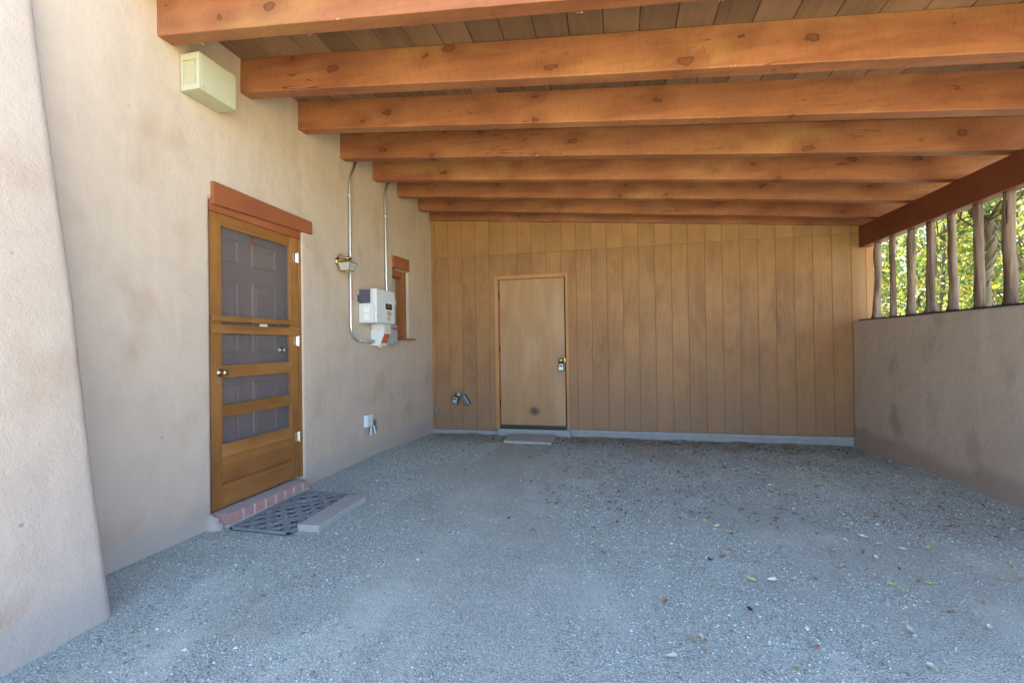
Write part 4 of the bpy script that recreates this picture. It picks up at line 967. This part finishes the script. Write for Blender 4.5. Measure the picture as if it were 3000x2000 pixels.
spec = [(3.41,-1.7,'yellow'),(3.82,-1.54,'pale'),(4.27,-1.49,'pale'),(4.64,-1.25,'brown'),(4.5,-1.56,'tan'),(3.16,-1.85,'dark'),(3.91,-1.79,'tan'),(3.75,-1.92,'brown'),(4.2,-2.06,'brown'),(3.78,-2.34,'pale'),(3.66,-2.5,'yellow'),(3.66,-2.66,'pale'),(3.78,-2.69,'red'),(3.19,-3.01,'yellow'),(3.25,-3.08,'pale'),(3.3,-3.16,'yellow'),(3.82,-3.08,'red'),(3.94,-3.16,'pale'),(4.07,-3.08,'pale'),(4.42,-2.99,'tan'),(4.2,-3.23,'pale'),(4.34,-3.19,'yellow'),(3.82,-3.32,'tan'),(3.96,-3.32,'brown'),(4.0,-3.37,'pale'),(3.54,-3.33,'red'),(3.26,-3.4,'tan'),(3.12,-3.57,'dark'),(3.19,-3.52,'brown'),(3.77,-3.52,'tan'),(3.28,-3.74,'yellow'),(3.38,-3.73,'pale'),(3.89,-3.61,'tan'),(3.93,-3.67,'yellow'),(3.95,-3.72,'yellow'),(4.11,-3.62,'yellow'),(4.06,-3.62,'brown'),(4.63,-3.33,'yellow'),(4.47,-3.51,'yellow'),(4.55,-3.5,'tan'),(3.2,-4.03,'purple'),(2.84,-4.04,'red'),(3.59,-3.68,'red'),(4.04,-3.87,'tan'),(4.23,-3.76,'tan'),(3.79,-4.07,'pale'),(4.11,-3.98,'pale'),(2.96,-4.28,'pale'),(2.96,-4.35,'tan'),(3.38,-4.25,'red'),(2.92,-4.3,'tan'),(3.27,-4.39,'tan'),(3.73,-4.31,'pale'),(2.83,-4.42,'pale'),(4.76,-2.22,'pale'),(4.99,-1.62,'pale'),(5.25,-0.99,'pale'),(1.55,-3.9,'pale'),(1.9,-3.2,'dark'),(2.1,-3.35,'red'),(2.55,-3.6,'red'),(2.25,-2.9,'red')]
for x, y, k in spec: putleaf(x, y, k)
for _ in range(140):
    x = random.uniform(1.6, 5.3) if random.random() < 0.8 else random.uniform(0.8, 3); y = -0.3-3.2*random.random()**1.5
    if 1.1 < x < 1.9 and y > -0.7: continue
    if x < 2.4 and y < -2.4: continue
    putleaf(x, y, random.choice(('brown', 'brown', 'brown', 'tan', 'tan', 'yellow', 'pale', 'dark')), random.uniform(0.7, 1.0))
# leaf litter and twig bits drifted against the shed wall and under the poles
lv = []; lf = []
for _ in range(4200):
    if random.random() < 0.6: x = random.uniform(0.15, 5.3); y = -0.09-abs(random.gauss(0, 0.32))
    else: x = random.uniform(2.0, 5.3); y = -0.1-random.random()**1.4*2.9
    if 1.18 < x < 1.83 and y > -0.62: continue
    L = random.uniform(0.008, 0.03); w = random.uniform(0.002, 0.009); t = random.uniform(0, 6.28); z = gh(x, y)+0.006; c, s = math.cos(t), math.sin(t); b0 = len(lv); dz_ = random.uniform(0.001, 0.010)
    for u, v, h in ((-L, -w*0.3, 0), (0, -w, dz_), (L, 0, dz_*0.3), (0, w, dz_*0.7)): lv.append((x+u*c-v*s, y+u*s+v*c, z+h))
    lf += [(b0, b0+1, b0+2), (b0, b0+2, b0+3)]
tag(pydata('leaf_litter', lv, lf, 'litter'), 'brown leaf litter and twig bits drifted along the shed wall', 'leaf litter', None, 'stuff')

# ------------------------------------------------------------------ trees beyond the low wall
def leaves(cl, count, size, seed):
    """leaf-sized folded quads gathered in clumps: cl is a list of (centre, radius)"""
    rg = np.random.default_rng(seed); C = np.array([c for c, r in cl]); Rr = np.array([r for c, r in cl])
    k = rg.integers(0, len(cl), count); d = rg.normal(size=(count, 3)); d /= np.linalg.norm(d, axis=1)[:, None]
    P = C[k] + d*(Rr[k]*rg.random(count)**0.45)[:, None]
    a = rg.normal(size=(count, 3)); a /= np.linalg.norm(a, axis=1)[:, None]; b = np.cross(a, rg.normal(size=(count, 3))); b /= np.linalg.norm(b, axis=1)[:, None]; c = np.cross(a, b)
    s = (size*rg.uniform(0.6, 1.3, count))[:, None]
    V = np.stack([P-a*s, P+b*s*0.5+c*s*0.15, P+a*s, P-b*s*0.5+c*s*0.15], 1).reshape(-1, 3)
    i = np.arange(count)[:, None]*4; F = np.concatenate([i+np.array([[0, 1, 2]]), i+np.array([[0, 2, 3]])], 1).reshape(-1, 3)
    return V, F
def clear(V, F):      # nothing grows in under the eaves
    Q = V.reshape(-1, 4, 3); k = (Q[:, :, 0].min(1) > 6.12) | (Q[:, :, 2].min(1) > 3.1); Q = Q[k]; i = np.arange(len(Q))[:, None]*4
    return Q.reshape(-1, 3), np.concatenate([i+np.array([[0, 1, 2]]), i+np.array([[0, 2, 3]])], 1).reshape(-1, 3)
def branchy(bm, p, d, L, r, depth, rr, tips):
    pts = [Vector(p)]; rad = [r]; dd = Vector(d).normalized(); n = 5
    for k in range(n):
        dd = (dd + Vector((rr.gauss(0, .22), rr.gauss(0, .22), rr.gauss(0.03, .16)))).normalized()
        q = pts[-1]+dd*L/n; q.x = max(q.x, 6.16+0.02*k); pts.append(q); rad.append(r*(1-0.45*(k+1)/n))
    tube(bm, pts, rad, 6 if depth > 1 else 5, caps=False)
    tips.append(pts[-1]); tips.append(pts[-3])
    if depth > 0:
        for _ in range(3 if depth > 1 else 3):
            i = rr.randint(2, n); q = (dd + Vector((rr.gauss(0, .75), rr.gauss(0, .75), rr.gauss(0.1, .5)))).normalized()
            branchy(bm, pts[i], q, L*rr.uniform(0.55, 0.8), rad[i]*0.62, depth-1, rr, tips)
def tree(x, y, seed, H, label, group, count, size, fol='foliage', bark='bark', stems=3, clump=0.42):
    t = thing('tree', (x, y, -0.02), label, 'tree', group); rr = random.Random(seed); bm = new(); tips = []
    for s in range(stems):
        branchy(bm, (x+rr.uniform(-.15, .15), y+rr.uniform(-.15, .15), -0.1), (rr.gauss(0, .28), rr.gauss(0, .28), 1), H*rr.uniform(0.42, 0.6), 0.055*rr.uniform(0.7, 1.2), 4, rr, tips)
    finish('trunk', bm, bark, t, smooth=True)
    V, F = leaves([(tuple(p), clump*rr.uniform(0.4, 1.1)) for p in tips if rr.random() < 0.9], int(count*1.5), size, seed)
    V, F = clear(V, F); cr = qmesh('crown', V, F, fol, t)
    return t
TL, TG = 'yellow-green leafy tree growing beyond the low adobe wall', 'trees beyond the low adobe wall'
for i, (x, y, H, cnt, sz_) in enumerate([(7.6, 1.6, 4.6, 4200, 0.045), (8.6, 4.3, 5.0, 4600, 0.05), (8.2, 0.2, 4.4, 3600, 0.045), (10.2, 6.6, 5.4, 5200, 0.055), (10.6, 3.6, 5.2, 5200, 0.055), (12.0, 9.6, 6.0, 5200, 0.065), (12.8, 6.0, 6.0, 5200, 0.065), (9.2, 8.6, 5.2, 4600, 0.055)]):
    tree(x, y, 20+i, H, TL, TG, cnt, sz_)
# crooked trunk wound with vines just behind the poles
vt = thing('tree', (6.2, -0.78, -0.02), 'crooked pale tree trunk wound with vine stems right behind the poles', 'tree')
bm = new(); tips = []; rr = random.Random(3)
tp_ = [(6.2,-0.80,-0.1),(6.2,-0.80,0.8),(6.2,-0.792,1.5),(6.2,-0.785,1.76),(6.2,-0.834,1.92),(6.2,-0.873,2.03),(6.2,-0.865,2.17),(6.2,-0.834,2.31),(6.22,-0.74,2.39),(6.25,-0.614,2.47),(6.3,-0.50,2.55),(6.4,-0.30,2.9),(6.6,-0.1,3.5)]
tube(bm, tp_, [0.055,0.048,0.042,0.040,0.040,0.041,0.043,0.040,0.036,0.033,0.032,0.03,0.02], 12)
for p, d in (((6.2,-0.82,2.30), (0.3,-0.5,0.9)), ((6.3,-0.5,2.55), (0.5,0.6,0.5)), ((6.6,-0.1,3.5), (0.2,0.3,0.8))): branchy(bm, p, d, 1.1, 0.028, 2, rr, tips)
finish('trunk', bm, 'pale_bark', vt, smooth=True)
bm = new()
for s in range(5):
    ph = rr.uniform(0, 6.28); w = rr.uniform(2.0, 4.5)
    pts = []
    for k in range(40):
        t = k/39; f = t*(len(tp_)-5)+2; i = int(f); i = min(i, len(tp_)-2); p = Vector(tp_[i]).lerp(Vector(tp_[i+1]), f-i); r = 0.05+0.012*math.sin(k*1.7+s)
        pts.append(p+Vector((r*math.cos(ph+w*t*4), r*math.sin(ph+w*t*4), 0)))
    tube(bm, pts, 0.0055, 5)
finish('vine', bm, 'pale_bark', vt, smooth=True)
V, F = clear(*leaves([(tuple(p), 0.28) for p in tips], 2600, 0.05, 5)); qmesh('crown', V, F, 'foliage_green', vt)
